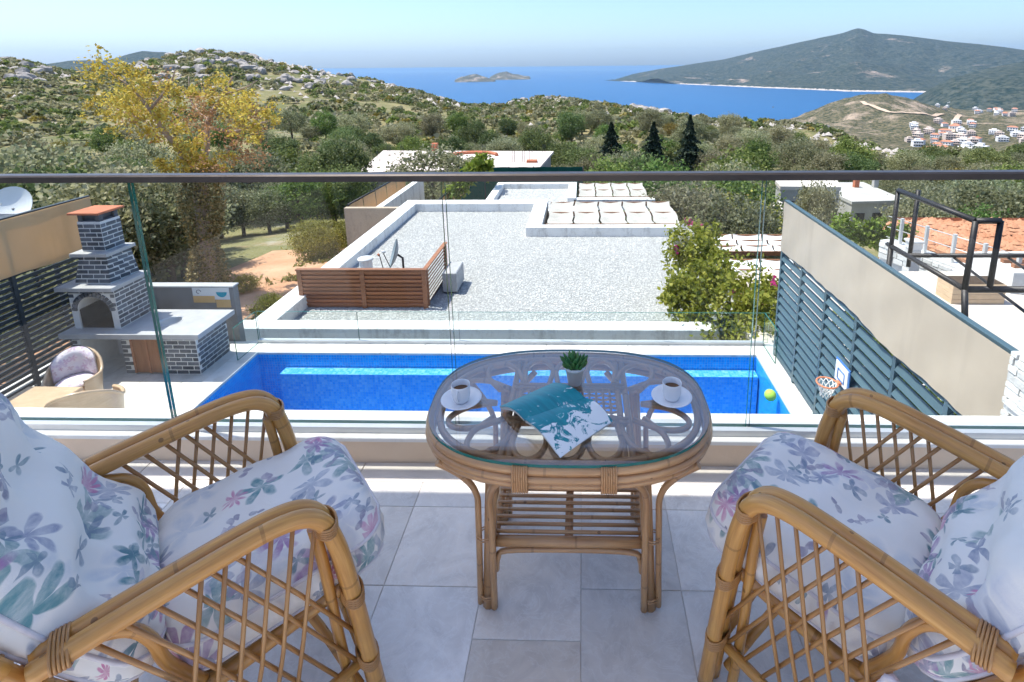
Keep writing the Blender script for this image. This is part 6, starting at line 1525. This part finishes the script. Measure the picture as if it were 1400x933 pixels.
a = P(728, 222, Z=zr); MB().box((a[0]-.6, a[1]-.4, zr), (a[0]+.5, a[1]+.4, zr+.25)).build('tile_stack', 'terracotta', uh)
zr = -9.2; q = lambda x, y: P(x, y, Z=zr)[:2]
ch = slab_house('concrete_house', 'small grey concrete block house with flat roof above the red plot', [q(1165, 276), q(1240, 274), q(1180, 249), q(1108, 250)], zr, 4.5, 'raw_concrete', 3)
for px in (1170, 1196): a = P(px, 256, Z=zr); MB().box((a[0]-.2, a[1]-.2, zr), (a[0]+.2, a[1]+.2, zr+.7)).build('chimney', 'terracotta' if px < 1180 else 'raw_concrete', ch)
zr = -6.3; q = lambda x, y: P(x, y, Z=zr)[:2]
th = slab_house('cream_house', 'cream rendered house with outdoor steps behind the end of the beige fence', [q(1067, 255), q(1150, 256), q(1145, 247), q(1060, 247)], zr, 4.2, 'pink_concrete', 3)
sx0 = P(1052, 300, Z=-10.5)
st = thing('garden_steps', 'short flight of pale steps on the dry slope beside the cream house', 'steps', (sx0[0], sx0[1], -11))
for k in range(6):
    a = P(1050, 298-4*k, Y=30+k*.35); MB().box((a[0]-.9, a[1], a[2]-2.0), (a[0]+.9, a[1]+.45, a[2])).build('step', 'paving_warm', st)
# grass tufts on the bare plot
n = 2600; gx = rng.uniform(-17, -8, n); gy = rng.uniform(13.5, 31, n); k = fbm(gx/2.2, gy/2.2, 3, 91) > .05; gx, gy = gx[k], gy[k]; gz_ = near.height(gx, gy)
p = np.stack([gx, gy, gz_+.1], -1); p = np.repeat(p, 5, 0)+rng.normal(size=(len(p)*5, 3))*np.array([.12, .12, .08])
me = quads_mesh('dry_grass', leaf_quads(p, rng.uniform(.06, .14, len(p)), 2.6), ['grass_blade']); o = bpy.data.objects.new('dry_grass', me); COL.objects.link(o); tag(o, 'tufts of yellowing grass on the bare plot', 'grass', kind='stuff')
plain('plot_earth', (.44, .22, .125), (.54, .36, .24), .5, .95, .05, .7, .05, coord='World', fine=3)
rr2 = lambda u, v: (lambda x, y: (x, y, GZ(x, y)+.05))(-18.5+10.3*u, 13+17*v)
o = MB().grid(rr2, 24, 34).build('bare_plot', 'plot_earth'); tag(o, 'bare reddish earth plot below the yellow tree', 'ground', kind='structure')

# ------------------------------------------------------------------ air
t = NT('haze'); t.t.nodes.remove(t.p)
pv = t.n('ShaderNodeVolumePrincipled'); pv.inputs['Color'].default_value = (.50, .75, 1, 1); pv.inputs['Density'].default_value = 5e-5; pv.inputs['Anisotropy'].default_value = .2
t.l(pv.outputs[0], t.out.inputs['Volume'])
hz_ = MB().box((-12000, -60, SEA-30), (12000, 16000, 420)).build('haze', 'haze'); tag(hz_, 'thin blue haze over the bay and the hills', 'haze', kind='stuff')

for o in bpy.data.objects:
    if '_o' in o: del o['_o']
